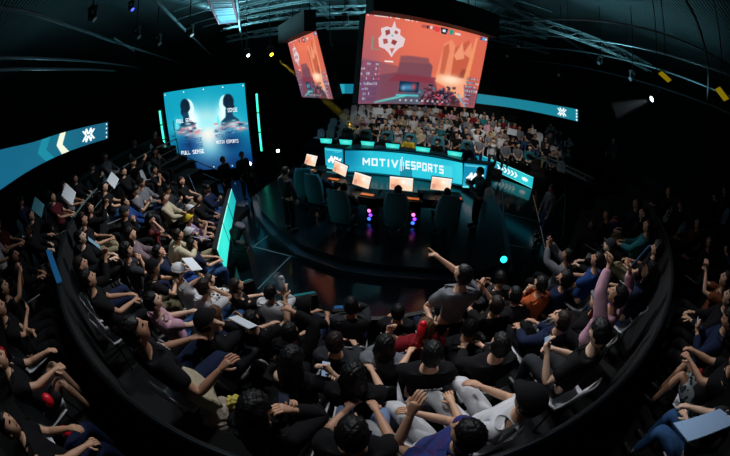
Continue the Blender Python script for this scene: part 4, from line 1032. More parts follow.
me = bpy.data.meshes.new('bundle'); bm.to_mesh(me); bm.free(); o = link('folded_jacket', me, mat('cream_knit', (168, 154, 138), .95, noise=.3, scale=30, bump=.7), None, True); o.location = atz(222, 414, 1.80)
tag(o, 'crumpled cream jacket lying beside the canvas tote bag', 'jacket')
bm = bmesh.new(); bmesh.ops.create_icosphere(bm, subdivisions=4, radius=1)
for v in bm.verts:
    x, y, z = v.co; n = .15*math.sin(9*x+3*z)+.12*math.sin(11*y-4*x); v.co = Vector((x*.085, y*.07, z*.06))*(1+n)
me = bpy.data.meshes.new('bundle'); bm.to_mesh(me); bm.free(); o = link('yellow_scarf', me, mat('yellow_floral', (196, 180, 84), .9, noise=.3, scale=30), None, True); o.location = atz(236, 403, 1.95)
tag(o, 'small yellow scarf on the cream jacket', 'scarf')
# ------------------------------------------------------------------ players, their chairs, desks and computers
GCH = mat('gaming_chair_fabric', (54, 120, 134), .7)
def gaming_chair(loc, yaw, label):
    root = empty('gaming_chair', loc, yaw)
    MB().box((0, 0, .47), (.50, .50, .10), None, .03).build('seat', GCH, root, True)
    bm = bmesh.new(); R = []
    for i in range(9):
        t = i/8; w = (.22, .26, .28, .29, .29, .29, .27, .24, .20)[i]; z = .50+.82*t; y = -.24-.10*t
        R.append([bm.verts.new((w*s, y+dy, z)) for s, dy in ((-1, .05), (-.8, -.05), (.8, -.05), (1, .05), (.75, .0), (-.75, .0))])
    for a, b in zip(R, R[1:]):
        for k in range(6): bm.faces.new((a[k], a[(k+1) % 6], b[(k+1) % 6], b[k]))
    bm.faces.new(R[0]); bm.faces.new(R[-1]); bmesh.ops.recalc_face_normals(bm, faces=bm.faces)
    me = bpy.data.meshes.new('back'); bm.to_mesh(me); bm.free(); link('backrest', me, GCH, root, True)
    MB().box((0, -.26, 1.20), (.24, .10, .10), None, .03).build('head_cushion', BLACK, root, True)
    MB().cyl((0, 0, .1), (0, 0, .44), .03).build('gas_lift', METAL, root)
    for sx in (-1, 1):
        MB().box((sx*.31, 0, .70), (.08, .26, .035), None, .01).cyl((sx*.29, 0, .45), (sx*.31, 0, .69), .018).build('armrest', METAL, root)
    m = MB()
    for k in range(5):
        a = 2*math.pi*k/5; m.cyl((0, 0, .12), (.30*math.cos(a), .30*math.sin(a), .07), .022, .015); m.sph((.30*math.cos(a), .30*math.sin(a), .03), .03)
    m.build('wheel_base', METAL, root)
    return tag(root, label, 'chair', 'gaming chairs of the near team')
def monitor(loc, yaw, label, img, group, w=.56, h=.36, tilt=0):
    root = empty('monitor', loc, yaw)
    root.rotation_euler.y = tilt
    d = display('display', img, quadfn((-w/2, -.014, .46), (w/2, -.014, .46), (w/2, -.014, .46-h), (-w/2, -.014, .46-h)), LED, root)
    MB().box((0, .008, .46-h/2), (w+.03, .035, h+.03), None, .006).build('bezel', BLACK, root)
    MB().cyl((0, .04, .02), (0, .04, .3), .018).build('stand', METAL, root)
    MB().box((0, .03, .008), (.26, .18, .016), None, .004).build('foot', METAL, root)
    return tag(root, label, 'monitor', group)
mimg = Img(56, 34, (236, 206, 180)); mimg.glow(.3, .6, .3, .4, (226, 150, 110), .7); mimg.rect(0, 0, 1, .12, (240, 232, 225)); mimg.rect(.05, .55, .25, .95, (180, 110, 100), .5); mimg.rect(.75, .15, .95, .6, (205, 225, 230), .7); mimg.glow(.6, .35, .15, .2, (250, 240, 225), .9)
SEATS = [((305, 180), (308, 159)), ((319, 186), (329, 171)), ((343, 203), (358, 179)), ((397, 206), (401, 183)), ((446, 208), (443, 187))]
WHO = ['first', 'second', 'third', 'fourth', 'fifth']; TE = mat('desk_black', (16, 18, 20), .4); BRASS = mat('keyboard_amber', (205, 105, 48), .5, emit=.9)
TC = ['black', 'navy', 'black', 'black', 'navy']
for i, (cpx, mpx) in enumerate(SEATS):
    c = atz(*cpx, 1.15); m_ = atz(*mpx, 1.40); c.z = m_.z = .3
    yaw = face_to(c, m_.x, m_.y); d = (m_-c); d.z = 0; L = d.length; d.normalize()
    mp = c+d*max(.95, min(L, 1.25)) if i != 3 else m_
    if i == 3: yaw = face_to(c, m_.x, m_.y)
    who = WHO[i]+' player from the left'
    gaming_chair(c, yaw, 'dark teal gaming chair of the '+who)
    o = add_person(c-Vector((0, 0, -.0)), yaw, 'typing', 'hoodie', TC[i], 'black', 'long' if i == 3 else 'short', 'black')
    tag(o, '%s on stage, seen from behind in %s jersey' % (who, TC[i]), 'person', 'players on stage')
    # each desk
    root = empty('gaming_desk', mp, yaw)
    MB().box((0, 0, .735), (1.18, .62, .035), None, .006).build('desk_top', TE, root)
    for sx in (-1, 1):
        MB().box((sx*.54, 0, .36), (.04, .5, .72)).build('leg', TE, root)
    MB().box((0, .24, .45), (1.04, .02, .4)).build('back_panel', TE, root)
    tag(root, 'black gaming desk of the '+who, 'desk', 'gaming desks of the near team')
    def wp(x, y, z): return Matrix.Translation(mp) @ Matrix.Rotation(yaw, 4, 'Z') @ Vector((x, y, z))
    monitor(wp(0, .12, .755), yaw+random.Random(i).uniform(-.05, .05), 'lit monitor with warm game picture in front of the '+who, mimg, 'monitors of the near team', w=(.36, .46, .46, .60, .54)[i], tilt=(.30, .28, .22, 0, .05)[i])
    kx = .32 if i < 4 else .38
    k_ = empty('keyboard', wp(kx if i > 1 else 0, -.17, .755), yaw)
    MB().box((0, 0, .01), (.36, .13, .018), None, .004).build('key_deck', mat('key_deck', (30, 22, 20), .5), k_)
    m = MB()
    for r_ in range(4):
        for q_ in range(12): m.box((-.16+.029*q_, -.045+.03*r_, .022), (.023, .023, .008))
    m.build('keys', BRASS, k_)
    tag(k_, 'amber lit keyboard on the desk of the '+who, 'keyboard', 'keyboards of the near team')
    ms = MB().sph((0, 0, .015), .03, (.9, 1.5, .55)).build('computer_mouse', TE, None, True); ms.location = wp(-.12, -.2, .755); tag(ms, 'black mouse on the desk of the '+who, 'mouse', 'mice of the near team')
    p_ = empty('desktop_computer', wp(.40, .0, 0), yaw)
    MB().box((0, 0, .23), (.20, .40, .44), None, .01).build('case', BLACK, p_)
    pur = mat('purple_glow', (150, 60, 255), emit=2.2); blu = mat('blue_glow', (60, 120, 255), emit=2.0); pk = mat('pink_glow', (255, 120, 190), emit=2)
    for q_, (zz, mm) in enumerate(((.34, pk), (.22, pur), (.10, blu))):
        MB().cyl((-.02 if q_ != 1 else .02, -.203, zz), (-.02 if q_ != 1 else .02, -.212, zz), .048, n=20).build('fan_light', mm, p_)
    tag(p_, 'computer tower with purple and blue fans under desk of the '+who, 'computer', 'computers of the near team')
# opposing team behind the LED desk
oimg = Img(30, 18, (30, 190, 185)); oimg.glow(.5, .5, .4, .4, (120, 240, 220), .7)
for i, (x, y) in enumerate(((314, 148), (339, 147), (366, 146), (393, 147), (424, 149), (455, 154))):
    c = atz(x, y, 1.28); s = (c-P0).dot(U_); n = .42
    base = stg(s, n, 0); base.z = 1.1+.0
    zt = atd(x, 150, 11).z
    base = Vector((base.x, base.y, 1.12))
    root = empty('monitor', base, RZ)
    display('display', oimg, quadfn((-.28, -.025, .30), (.28, -.025, .30), (.24, -.03, .10), (-.24, -.03, .10)), LED, root)
    MB().box((0, .012, .19), (.60, .04, .30), None, .006).build('shell', BLACK, root); MB().cyl((0, .05, -.3), (0, .05, .1), .018).build('stand', METAL, root)
    tag(root, 'teal lit back of monitor on LED desk, %s from the left' % ordi(i+1), 'monitor', 'monitors on the LED desk')
    if i < 5 or True:
        q = stg(s+.42, 1.35, .3)
        gc = gaming_chair(q, RZ+math.pi, 'gaming chair behind the LED desk, %s from the left' % ordi(i+1)); gc['group'] = 'gaming chairs behind the LED desk'
        o = add_person(q, RZ+math.pi, 'typing', 'hoodie', ['black', 'black', 'charcoal', 'yellow', 'black', 'navy'][i], 'black', 'short', 'black', shoe=None)
        tag(o, 'player in %s behind the LED desk, %s from the left' % (['black', 'black', 'charcoal', 'yellow', 'black', 'navy'][i], ordi(i+1)), 'person', 'players behind the LED desk')
# standing crew
for (x, y, zz, pose, tc, tgt, lab) in ((284, 172, .3, 'stand', 'charcoal', (0, 9), 'standing crew member in charcoal at left edge of the stage'), (483, 172, .3, 'stand_camera', 'teal', (0, 7), 'standing camera operator before the right square LED pod'),
                                       (553, 189, 0, 'stand', 'grey', (2, 7), 'crew member in grey standing beside the rope light, right'), (222, 160, .1, 'stand', 'black', (-2, 8), 'dark figure standing before the tall blue LED wall'),
                                       (241, 155, .1, 'stand', 'black', (-2, 8), 'dark slim figure standing between LED wall and neon tube'), (614, 140, 1.3, 'stand', 'charcoal', (0, 8), 'dim person standing in far right aisle below the white spotlight')):
    f = fig(pose); c = atz(x, y, zz+f['head'].translation.z); c.z = zz
    o = add_person(c, face_to(c, *tgt), pose, 'hoodie', tc, 'denim' if x == 553 else 'black', 'short', 'black'); tag(o, lab, 'person')
# ------------------------------------------------------------------ stage gear
LENS = lambda n, c, e: mat(n, c, .3, emit=e)
def moving_head(loc, aim, label, lens, s=1.0, hang=False):
    root = empty('moving_head_light', loc); d = (Vector(aim)-Vector(loc)).normalized(); sg = -1 if hang else 1
    MB().box((0, 0, sg*.05*s), (.28*s, .24*s, .10*s), None, .02).build('base', BLACK, root)
    for sx in (-1, 1): MB().box((sx*.13*s, 0, sg*.24*s), (.04*s, .12*s, .30*s), None, .01).build('yoke_arm', BLACK, root)
    if hang: MB().cyl((0, 0, 0), (0, 0, 8.2-root.location.z), .018, n=6).build('hanging_rod', METAL, root)
    elif root.location.z > .02: MB().box((0, 0, -root.location.z/2), (.3*s, .26*s, root.location.z)).build('riser_box', BLACK, root)
    c = Vector((0, 0, sg*.33*s)); MB().cyl(c-d*.13*s, c+d*.15*s, .075*s, .105*s, 16).build('lamp_head', BLACK, root)
    MB().cyl(c+d*.15*s, c+d*.16*s, .085*s, n=18).build('lens', lens, root)
    tag(root, label, 'spotlight'); return Vector(loc)+c+d*.2*s
WL_ = LENS('lens_white', (235, 245, 255), 9); YL_ = LENS('lens_yellow', (255, 205, 40), 7); DL = LENS('lens_off', (60, 70, 80), .15); TL_ = LENS('lens_teal', (40, 220, 230), 2.5)
def fixture(x, y, z, aim, label, lens, s=1, hang=False, d=None):
    p = atz(x, y, z) if d is None else atd(x, y, d)
    base = Vector((p.x, p.y, p.z-(-.33 if hang else .33)*s)); return moving_head(base, aim, label, lens, s, hang)
fixture(249.5, 164, 1.0, (0, 0, 4.4), 'white moving head light on the floor left of the stage', WL_, .85)
fixture(278, 151, .75, (0, 0, 4.4), 'white moving head light beside the right neon tube', WL_, .85)
fixture(238, 232, .9, (0, 6, 6), 'dark moving head light beside the green LED fence', DL, 1.3)
fixture(505, 262, .6, (0, 3, 4.2), 'moving head with teal lens at the right front of stage', TL_, .9)
yl = fixture(270, 53, 0, (1.2, 8, 1), 'yellow spotlight under the ceiling left of hanging screens', YL_, .9, True, 12.4)
wl2 = fixture(247, 54, 0, (0, 8, 1), 'white spotlight under the ceiling above the blue LED wall', WL_, .8, True, 12.4)
rw = fixture(655, 98, 0, (1, 8, 1), 'bright white spotlight high on the right side', WL_, .95, True, 9.5)
fixture(131, 8, 0, (0, 6, 1), 'small blue violet spotlight at upper left', LENS('lens_violet', (70, 80, 255), 3), .6, True, 8)
fixture(190, 33, 0, (-1, 8, 1), 'spotlight with white rim hanging at upper left', LENS('lens_dim_white', (150, 165, 170), .8), .8, True, 9.5)
for i, (x, y, d) in enumerate(((137, 35, 9), (92, 17, 7), (158, 42, 10), (520, 45, 12), (508, 55, 14), (600, 62, 12), (632, 78, 11), (560, 74, 13), (330, 50, 12), (345, 20, 11), (300, 18, 12))):
    fixture(x, y, 0, (0, 7, 0), 'unlit black spotlight on the ceiling rig, %s of eleven from the left' % ordi(sorted([137, 92, 158, 520, 508, 600, 632, 560, 330, 345, 300]).index(x)+1), DL, .8, True, d)
def panel_light(x, y, d, label):
    p = atd(x, y, d); root = empty('flag_light', p); root.rotation_euler = (1.1, .3, -.5)
    MB().box((0, 0, 0), (.42, .05, .26), None, .02).build('housing', BLACK, root)
    MB().box((0, -.028, 0), (.36, .006, .20)).build('filter', mat('yellow_filter', (190, 165, 20), .6, emit=.35), root); h_ = MB().cyl((0, 0, 0), (0, 0, 8.2-p.z), .015, n=6).build('hanging_rod', METAL, root); h_.matrix_parent_inverse = root.matrix_basis.to_3x3().to_4x4().inverted(); tag(root, label, 'light')
panel_light(665, 76, 8.5, 'yellow lit panel light above the white spotlight, right'); panel_light(722, 93, 7.2, 'yellow lit panel light at the right edge of the frame')
# floor monitors along the stage
def wedge(x, y, label, m, e, rz=0):
    p = atz(x, y, .12); p.z = .005; root = empty('floor_monitor', p, rz)
    bm = bmesh.new(); pr = [(-.16, 0), (.16, 0), (.16, .10), (-.10, .28), (-.16, .28)]
    a = [bm.verts.new((-.24, y_, z_)) for y_, z_ in pr]; b = [bm.verts.new((.24, y_, z_)) for y_, z_ in pr]
    bm.faces.new(a); bm.faces.new(b[::-1])
    for i in range(5): bm.faces.new((a[i], a[(i+1) % 5], b[(i+1) % 5], b[i]))
    bmesh.ops.recalc_face_normals(bm, faces=bm.faces); me = bpy.data.meshes.new('w'); bm.to_mesh(me); bm.free(); link('cabinet', me, BLACK, root)
    n = Vector((0, .18, .26)).normalized(); R = Matrix.Rotation(-math.atan2(.18, .26), 3, 'X')
    MB().box((0, .03+.005, .19+.008), (.42, .28, .008), R).build('lit_front', m, root); tag(root, label, 'monitor', 'floor monitors before the stage')
TP = mat('teal_lit_front', (24, 96, 100), .5, emit=.5); BP = mat('blue_lit_front', (36, 78, 122), .5, emit=.5)
wedge(305, 298, 'teal lit floor monitor behind the crowd barrier, left of centre', TP, 1, .3); wedge(346, 311, 'blue lit floor monitor behind the crowd barrier, near centre', BP, 1, .1); wedge(243, 286, 'teal lit floor monitor at the end of the green fence', TP, 1, .6)
# rails
RAILM = mat('rail_teal_grey', (120, 150, 155), .35, .7)
def rail(a, b, label, h=.95, posts=6, bars=2, curved=None):
    A, B = Vector(a), Vector(b); pts = curved or [A.lerp(B, i/8) for i in range(9)]
    root = empty('guard_rail', (pts[0].x, pts[0].y, pts[0].z-h)); o0 = root.location.copy()
    MB().tube([p-o0 for p in pts], .022).build('top_bar', RAILM, root)
    for k in range(1, bars): MB().tube([p-o0-Vector((0, 0, h*k/bars)) for p in pts], .014).build('lower_bar', METAL, root)
    for i in range(posts):
        p = pts[int(i*(len(pts)-1)/(posts-1))]-o0; MB().cyl(p, p-Vector((0, 0, h)), .016).build('post', METAL, root)
    tag(root, label, 'rail')
rail(0, 0, 'curved metal guard rail above left block of seats', curved=[pol(6.88, a, 2.55) for a in np.linspace(-104, -55, 18)]) if False else None
def rail_c(pts, label, h=.95, posts=7, bars=3):
    root = empty('guard_rail', pts[0]-Vector((0, 0, h))); o0 = root.location.copy()
    MB().tube([p-o0 for p in pts], .022).build('top_bar', RAILM, root)
    for k in range(1, bars): MB().tube([p-o0-Vector((0, 0, h*k/bars)) for p in pts], .014).build('lower_bar', RAILM, root)
    for i in range(posts):
        p = pts[int(i*(len(pts)-1)/(posts-1))]-o0; MB().cyl(p, p-Vector((0, 0, h)), .016).build('post', METAL, root)
    tag(root, label, 'rail')
rail_c([pol(6.89, a, 2.56) for a in np.linspace(-106, -55, 20)], 'curved metal guard rail between left block and upper deck', 1.0)
A, B = atz(172, 151, 1.9), atz(224, 173, 1.15)
rail_c([A.lerp(B, i/6) for i in range(7)], 'sloping rail running down in front of the blue LED wall', .8, 3, 2)
g0, g1 = atz(533, 196, .35), atz(547, 262, .35)
root = empty('rope_light', (g0.x, g0.y, 0)); m = MB().tube([g0-root.location, g1-root.location], .018); m.build('tube', METAL, root)
for i in range(5):
    p = g0.lerp(g1, i/4)-root.location; MB().cyl(p, (p.x, p.y, 0), .012).build('post', METAL, root)
BULB = MB().sph((0, 0, 0), .013, n=6).mesh('bulb'); BULB.materials.append(mat('rope_bulb', (180, 170, 160), emit=.35))
for i in range(34): b_ = link('bulb', BULB, None, root); b_.location = g0.lerp(g1, i/33)-root.location+Vector((0, 0, .02))
tag(root, 'low rope light barrier along the right edge of polished floor', 'barrier')
# camera crane with tripod at the right
JM = mat('crane_white', (120, 122, 122), .5, .2); T0 = atz(566, 190, 1.35)
root = empty('camera_crane', (T0.x, T0.y, 0)); o0 = root.location.copy(); zt = T0.z
a, b = atd(531, 153, T0.xy.length+1.5)-o0, atd(592, 181, T0.xy.length-.6)-o0; m = MB()
off = [Vector((0, 0, .09)), Vector((.08, .05, -.06)), Vector((-.08, -.05, -.06))]
for o_ in off: m.cyl(a+o_, b+o_, .016, n=6)
for i in range(14):
    p, q_ = a.lerp(b, i/14), a.lerp(b, (i+1)/14)
    for k in range(3): m.cyl(p+off[k], q_+off[(k+1) % 3], .008, n=5)
m.build('arm', JM, root)
for k in range(3):
    t = 2*math.pi*k/3+.4; MB().cyl((0, 0, zt-.1), (.62*math.cos(t), .62*math.sin(t), 0), .022, n=8).cyl((0, 0, .5), (.36*math.cos(t), .36*math.sin(t), .55), .012, n=6).build('leg', mat('tripod_teal_grey', (70, 92, 96), .5), root)
MB().cyl((0, 0, .4), (0, 0, zt), .04).build('column', METAL, root); MB().box(b+Vector((0, 0, -.02)), (.26, .26, .2), None, .02).build('counterweight', BLACK, root); MB().box(a+Vector((0, 0, -.15)), (.16, .3, .16), None, .02).build('camera_body', BLACK, root)
tag(root, 'camera crane with pale lattice arm on a tripod at right', 'camera crane')
# glowing strip imitating a blue reflection between upper deck and lower block, left
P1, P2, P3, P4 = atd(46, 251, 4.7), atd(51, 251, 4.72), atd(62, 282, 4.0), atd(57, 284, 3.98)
o = MB().slab([P1, P2, P3, P4], .02).build('reflection_strip', mat('reflection_blue', (22, 70, 110), .2, emit=.6)); tag(o, 'narrow glowing strip imitating a blue reflection, leaning on left end of the parapet', 'panel')
# ------------------------------------------------------------------ ceiling: pipes, trusses, vent, ducts
pipes = [([(-8, 3), (0, 8), (35, 14), (90, 33), (130, 47), (182, 64)], 6.5, .045, 'long pale pipe sloping across the upper left ceiling'),
 ([(-8, 58), (0, 58), (70, 60), (140, 68)], 6.3, .04, 'thin upper one of two near level pipes at the left wall'), ([(-8, 71), (0, 70), (60, 69), (115, 71)], 6.0, .04, 'thin lower one of two near level pipes at the left wall'),
 ([(114, 38), (123, 44), (134, 51)], 6.45, .035, 'short branch pipe beside the long sloping pipe'),
 ([(150, -6), (185, 30), (217, 61)], 6.5, .05, 'straight diagonal pipe above the blue LED wall'), ([(236, -4), (239, 20), (243, 52)], 6.6, .04, 'pipe running away beside the ceiling vent'),
 ([(483, 25), (540, 19.5), (600, 21), (660, 33), (735, 68)], 6.6, .035, 'highest curving pipe of the right ceiling'), ([(485, 37), (550, 36), (620, 44), (680, 58), (735, 78)], 6.5, .035, 'second curving pipe down on the right ceiling'),
 ([(487, 48), (560, 49), (620, 59), (700, 84), (735, 98)], 6.4, .035, 'third curving pipe down on the right ceiling'), ([(487, 59), (560, 64), (620, 76), (680, 94), (735, 116)], 6.2, .035, 'fourth curving pipe down on the right ceiling'),
 ([(683, -5), (700, 30), (708, 70), (707, 100)], 6.2, .03, 'upright thin pipe at the far right ceiling')]
for pts, z, r, lab in pipes:
    P = catmull([atz(x, y, z) for x, y in pts], 6); o = MB().tube([p-P[0] for p in P], r).build('ceiling_pipe', PIPE, None, True); o.location = P[0]; tag(o, lab, 'pipe')
a, b = atz(478, -4, 6.9), atz(598, 62, 6.9); d = (b-a).normalized(); n = Vector((-d.y, d.x, 0))*.11
o = MB().slab([a+n-a, b+n-a, b-n-a, a-n-a], .05).build('cable_tray', mat('tray_grey', (70, 78, 80), .6)); o.location = a; tag(o, 'flat pale cable tray crossing the right ceiling diagonally', 'cable tray')
def truss(a, b, label, s=.3, m_=None):
    a, b = Vector(a), Vector(b); d = (b-a); L = d.length; d.normalize(); u = Vector((0, 0, 1)); w = d.cross(u).normalized()
    root = empty('lighting_truss', a); n = max(3, int(L/.45))
    cs = [(u*i+w*j)*s/2 for i in (-1, 1) for j in (-1, 1)]
    for c in cs: MB().cyl(c, c+d*L, .024, n=8).build('chord', m_ or TRM, root)
    m = MB()
    for i in range(n):
        p, q_ = d*L*i/n, d*L*(i+1)/n; f = i % 2
        for c0, c1 in ((0, 1), (2, 3), (0, 2), (1, 3)):
            m.cyl(p+cs[c0 if f else c1], q_+cs[c1 if f else c0], .011, n=5)
    m.build('lattice', m_ or TRM, root)
    for t in (.25, .75): MB().cyl(d*L*t+u*s/2, Vector((0, 0, 8.2-a.z))+d*L*t, .012, n=6).build('hanging_cable', METAL, root)
    return tag(root, label, 'truss')
TRM = mat('truss_dark', (112, 132, 136), .45, .5)
truss((-5, 10.5, 6.9), (2.0, 9.3, 6.9), 'lattice truss above the narrow hanging screen'); truss((-6, 12.6, 6.9), (8, 12.3, 6.9), 'long cross truss behind the hanging screens')
truss((-7, 15, 6.6), (10, 15, 6.6), 'far cross truss above the far stand'); truss((-2.2, 7.5, 7.32), (-1.7, 16, 7.32), 'truss running away over the narrow hanging screen')
truss((4.2, 7.2, 7.32), (6.2, 17, 7.32), 'truss running away right of the large screen'); truss((-6.4, 17.5, 6.9), (10, 17.5, 6.9), 'farthest cross truss near the back wall'); truss((5.4, 9.2, 6.6), (11, 8.2, 6.6), 'short truss over the right side seats')
for i, (y, z, x0, x1) in enumerate(((8.8, 7.5, -6, 3), (10, 7.6, -7, 7), (11.4, 7.6, -8, 7), (13.2, 7.6, -8, 9), (14.2, 7.5, -8, 10), (16.2, 7.4, -8, 10))):
    o = MB().cyl((0, 0, 0), (x1-x0, .3, 0), .035, n=8).build('cross_pipe', PIPE); o.location = (x0, y, z); tag(o, 'ceiling cross pipe, %s nearest one over the stage' % ordi(i+1), 'pipe', 'cross pipes over the stage')
for i, x in enumerate((-6.4, -.6)):
    o = MB().cyl((0, 0, 0), (0, 11, 0), .24, n=20).build('air_duct', mat('duct_grey', (90, 108, 112), .5, .4), None, True); o.location = (x, 7.6, 7.92); tag(o, 'round air duct running away, %s from the left' % ordi(i+1), 'duct', 'round air ducts')
# ceiling vent with pale louvres
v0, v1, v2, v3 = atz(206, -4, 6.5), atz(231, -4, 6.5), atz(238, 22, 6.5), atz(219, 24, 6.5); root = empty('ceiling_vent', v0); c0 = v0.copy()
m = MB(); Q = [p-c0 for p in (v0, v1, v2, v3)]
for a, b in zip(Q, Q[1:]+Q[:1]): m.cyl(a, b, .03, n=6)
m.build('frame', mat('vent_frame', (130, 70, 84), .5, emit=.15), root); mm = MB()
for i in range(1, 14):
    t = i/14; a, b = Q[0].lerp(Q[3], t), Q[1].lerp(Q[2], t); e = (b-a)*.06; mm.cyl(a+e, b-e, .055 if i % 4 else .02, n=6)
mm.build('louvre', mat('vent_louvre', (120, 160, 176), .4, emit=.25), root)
for p in (Q[0], Q[1], Q[2], Q[3]): MB().cyl(p, p+Vector((0, 0, 1.7)), .012, n=6).build('hanging_rod', METAL, root)
tag(root, 'hanging ceiling vent with pale blue louvres and pinkish rim', 'vent')
for i, (x, y, d) in enumerate(((300, 14, 9.4),)):
    pass
# ------------------------------------------------------------------ light
def spot(loc, aim, e, col, ang, blend=.6, r=.25, name='spot_lamp'):
    l = bpy.data.lights.new(name, 'SPOT'); l.energy = e; l.color = col; l.spot_size = math.radians(ang); l.spot_blend = blend; l.shadow_soft_size = r
    o = bpy.data.objects.new(name, l); COL.objects.link(o); o.location = loc; o.rotation_euler = (Vector(aim)-Vector(loc)).to_track_quat('-Z', 'Y').to_euler(); return o
W = (1, .96, .92); C_ = (.92, .96, 1)
spot((1.8, 8.0, 6.4), stg(.7, 4.6, 1.4), 3000, W, 60, .6)
spot((-3, 8.5, 6), stg(-4.4, 4.8, 1.0), 120, (.3, .6, 1), 40, .8)            # far stand
spot((5.2, 7.4, 6.4), stg(4.2, 4.6, 1.4), 700, W, 48, .8)
spot((-1.0, 7.6, 6.6), (-4.4, 5.0, 1.2), 1600, C_, 62, .8)               # left block
spot((.5, 6.5, 6.6), (-.9, 1.9, 1.4), 680, C_, 66, .8)                  # centre
spot((1.2, 6.8, 6.6), (2.4, 2.0, 1.6), 1000, C_, 46, .8)                  # right
spot((-1, 3.5, 7.2), (-.6, 1.2, 1.6), 380, C_, 90, .8)
spot((3.5, 4, 7.0), (4.2, .0, 2.4), 160, C_, 50, .8)
spot((-2.5, 4, 7.0), (-4.2, .6, 2.4), 60, C_, 50, .8)
T = (.34, .80, .90)
for a, b, e in (((-3.0, 9, 5.0), (-4, 9.5, 8.2), 620), ((1.0, 11.5, 5.2), (0, 12, 8.2), 1000), ((-5.5, 12.5, 5.8), (-4.6, 12.0, 8.2), 560), ((7.5, 7.5, 5.0), (8, 8, 8.2), 300), ((4, 13, 5.8), (3, 14, 8.2), 600), ((9.5, 5, 5), (9, 6, 8.2), 120), ((-9, 5, 5), (-8, 5, 8.2), 60)):
    spot(a, b, e, T, 150, .9)
spot((.5, 9.5, 6.3), (.6, 8.2, .3), 480, (.15, .70, .95), 74, .9)       # stage wash
spot((8, 5, 5), (15.5, 12, 3.5), 120, (.1, .4, .6), 80, 1)
spot((9, 8, 5.5), (12, 20, 4), 120, (.1, .4, .6), 80, 1)
spot((4, 10, 5.8), (4.8, 8.2, 0), 160, T, 60, .9)
spot((-5, 9, 5.6), (-3.0, 7.4, 0), 200, (.2, .6, .95), 50, .9)
spot((-3.4, 8.4, 6), (-2.4, 8.0, .3), 130, (.2, .75, .85), 24, .8)
spot((3.4, 8, 6), (3.0, 6.3, .3), 70, (.15, .6, .8), 26, .8)
BEAM = bpy.data.materials.new('haze'); BEAM.use_nodes = True; nt = BEAM.node_tree; nt.nodes.remove(nt.nodes['Principled BSDF'])
vs_ = nt.nodes.new('ShaderNodeVolumeScatter'); vs_.inputs['Density'].default_value = .07; nt.links.new(vs_.outputs[0], nt.nodes['Material Output'].inputs['Volume'])
def beam(p, aim, e, col, ang, label, L=7):
    p = Vector(p); d = (Vector(aim)-p).normalized(); spot(p, aim, e, col, ang, .3, .04)
    r = math.tan(math.radians(ang/2))*L*1.1; o = MB().cyl((0, 0, 0), d*L, .06, r, 20).build('beam_haze', BEAM); o.location = p+d*.05
    o['kind'] = 'stuff'; tag(o, label, 'haze')
beam(yl, atd(352, 124, 14.5), 4000, (1, .78, .06), 5, 'yellow hazy light beam falling from the yellow spotlight', 5.5)
spot(wl2, atd(338, 118, 14.5), 1500, (.35, .7, 1), 5, .3, .04)
beam(rw, atd(560, 128, 9.5), 110, (.7, .88, 1), 22, 'pale hazy cone below the bright white spotlight on right', 1.3)
w = bpy.data.worlds.new('night'); SC.world = w; w.use_nodes = True
w.node_tree.nodes['Background'].inputs['Color'].default_value = (.10, .30, .36, 1); w.node_tree.nodes['Background'].inputs['Strength'].default_value = .07

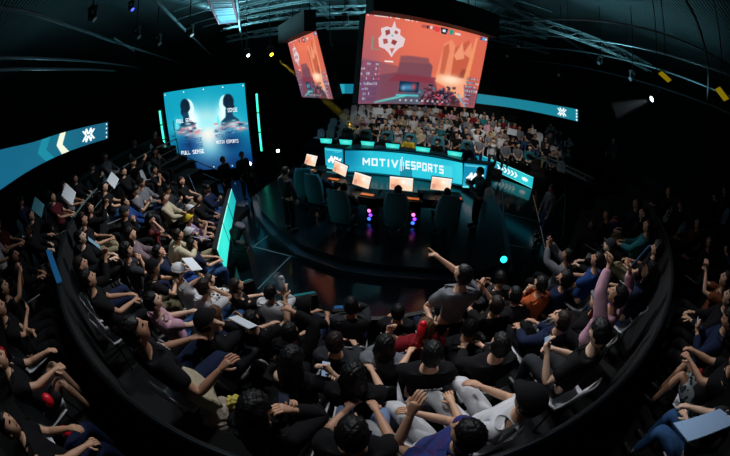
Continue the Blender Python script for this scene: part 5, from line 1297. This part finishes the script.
# things the photograph shows nothing of are left out
HIDDEN = set('''empty white shell chair, 2nd empty one from the left in near stand
white shell chair under the 4th person from left, near stand third row
white shell chair under the 7th person from left, near stand front row
white shell chair under the 9th person from left, near stand second row
white shell chair under the 12th person from left, near stand second row
white shell chair under the 12th person from left, near stand back row
white shell chair under the 14th person from left, near stand second row
white shell chair under the 16th person from left, near stand third row
white shell chair under the 20th person from left, near stand second row
white shell chair under the 15th person from left, near stand second row
white shell chair under the 17th person from left, near stand second row
white shell chair under the 3rd person from left, near stand front row
white shell chair under the 10th person from left, near stand front row
white shell chair under the 14th person from left, near stand front row
white shell chair under the 15th person from left, near stand front row
white shell chair under the 8th person from left, near stand second row
white shell chair under the 3rd person from left, near stand third row
white shell chair under the 8th person from left, near stand third row
white shell chair under the 5th person from left, near stand back row
white shell chair under the 20th person from left, near stand back row
white shell chair under the 21st person from left, near stand back row
white chair under the 2nd person from left, far stand front row
white chair under the 4th person from left, far stand front row
white chair under the 6th person from left, far stand front row
white chair under the 8th person from left, far stand front row
white chair under the 11th person from left, far stand front row
white chair under the 3rd person from left, far stand third row
white chair under the 6th person from left, far stand third row
white chair under the 8th person from left, far stand third row
white chair under the 10th person from left, far stand third row
white chair under the 12th person from left, far stand third row
white chair under the 13th person from left, far stand third row
white chair under the 14th person from left, far stand third row
white chair under the 5th person from left, far stand fourth row
white chair under the 6th person from left, far stand fourth row
white chair under the 8th person from left, far stand fourth row
white chair under the 10th person from left, far stand fourth row
white chair under the 11th person from left, far stand fourth row
white chair under the 12th person from left, far stand fourth row
white chair under the 14th person from left, far stand fourth row
white chair under the 17th person from left, far stand fourth row
white chair under the 1st person from left, far stand fifth row
white chair under the 2nd person from left, far stand fifth row
white chair under the 3rd person from left, far stand fifth row
white chair under the 4th person from left, far stand fifth row
white chair under the 5th person from left, far stand fifth row
white chair under the 8th person from left, far stand fifth row
white chair under the 9th person from left, far stand fifth row
white chair under the 10th person from left, far stand fifth row
white chair under the 11th person from left, far stand fifth row
white chair under the 12th person from left, far stand fifth row
white chair under the 13th person from left, far stand fifth row
white chair under the 16th person from left, far stand fifth row
white chair under the 2nd person from left, far stand top row
white chair under the 3rd person from left, far stand top row
white chair under the 4th person from left, far stand top row
white chair under the 5th person from left, far stand top row
white chair under the 6th person from left, far stand top row
white chair under the 8th person from left, far stand top row
white chair under the 9th person from left, far stand top row
white chair under the 10th person from left, far stand top row
white chair under the 12th person from left, far stand top row
white chair under the 13th person from left, far stand top row
white chair under the 14th person from left, far stand top row
white upper deck chair under the dim person in black hoodie below the wide end
white upper deck chair under the person in navy trousers with a white sheet
white upper deck chair under the person in brown T-shirt with hands together
dim chair, 1st from left in second row of right upper deck
dim chair, 2nd from left in second row of right upper deck
dim person in navy hoodie, 1st from left in third row of left upper deck
dim chair, 1st from left in third row of left upper deck
dim person in black hoodie, 2nd from left in third row of left upper deck
dim chair, 2nd from left in third row of left upper deck
dim person in black hoodie, 1st from left in third row of right upper deck
dim chair, 1st from left in third row of right upper deck
dim person in black hoodie, 2nd from left in third row of right upper deck
dim chair, 2nd from left in third row of right upper deck
black mouse on the desk of the first player from the left
computer tower with purple and blue fans under desk of the first player from the left
computer tower with purple and blue fans under desk of the second player from the left
black mouse on the desk of the fourth player from the left
computer tower with purple and blue fans under desk of the fifth player from the left'''.split('\n'))
for o in [o for o in SC.objects if o.get('label') in HIDDEN]:
    for c in list(o.children): bpy.data.objects.remove(c)
    bpy.data.objects.remove(o)
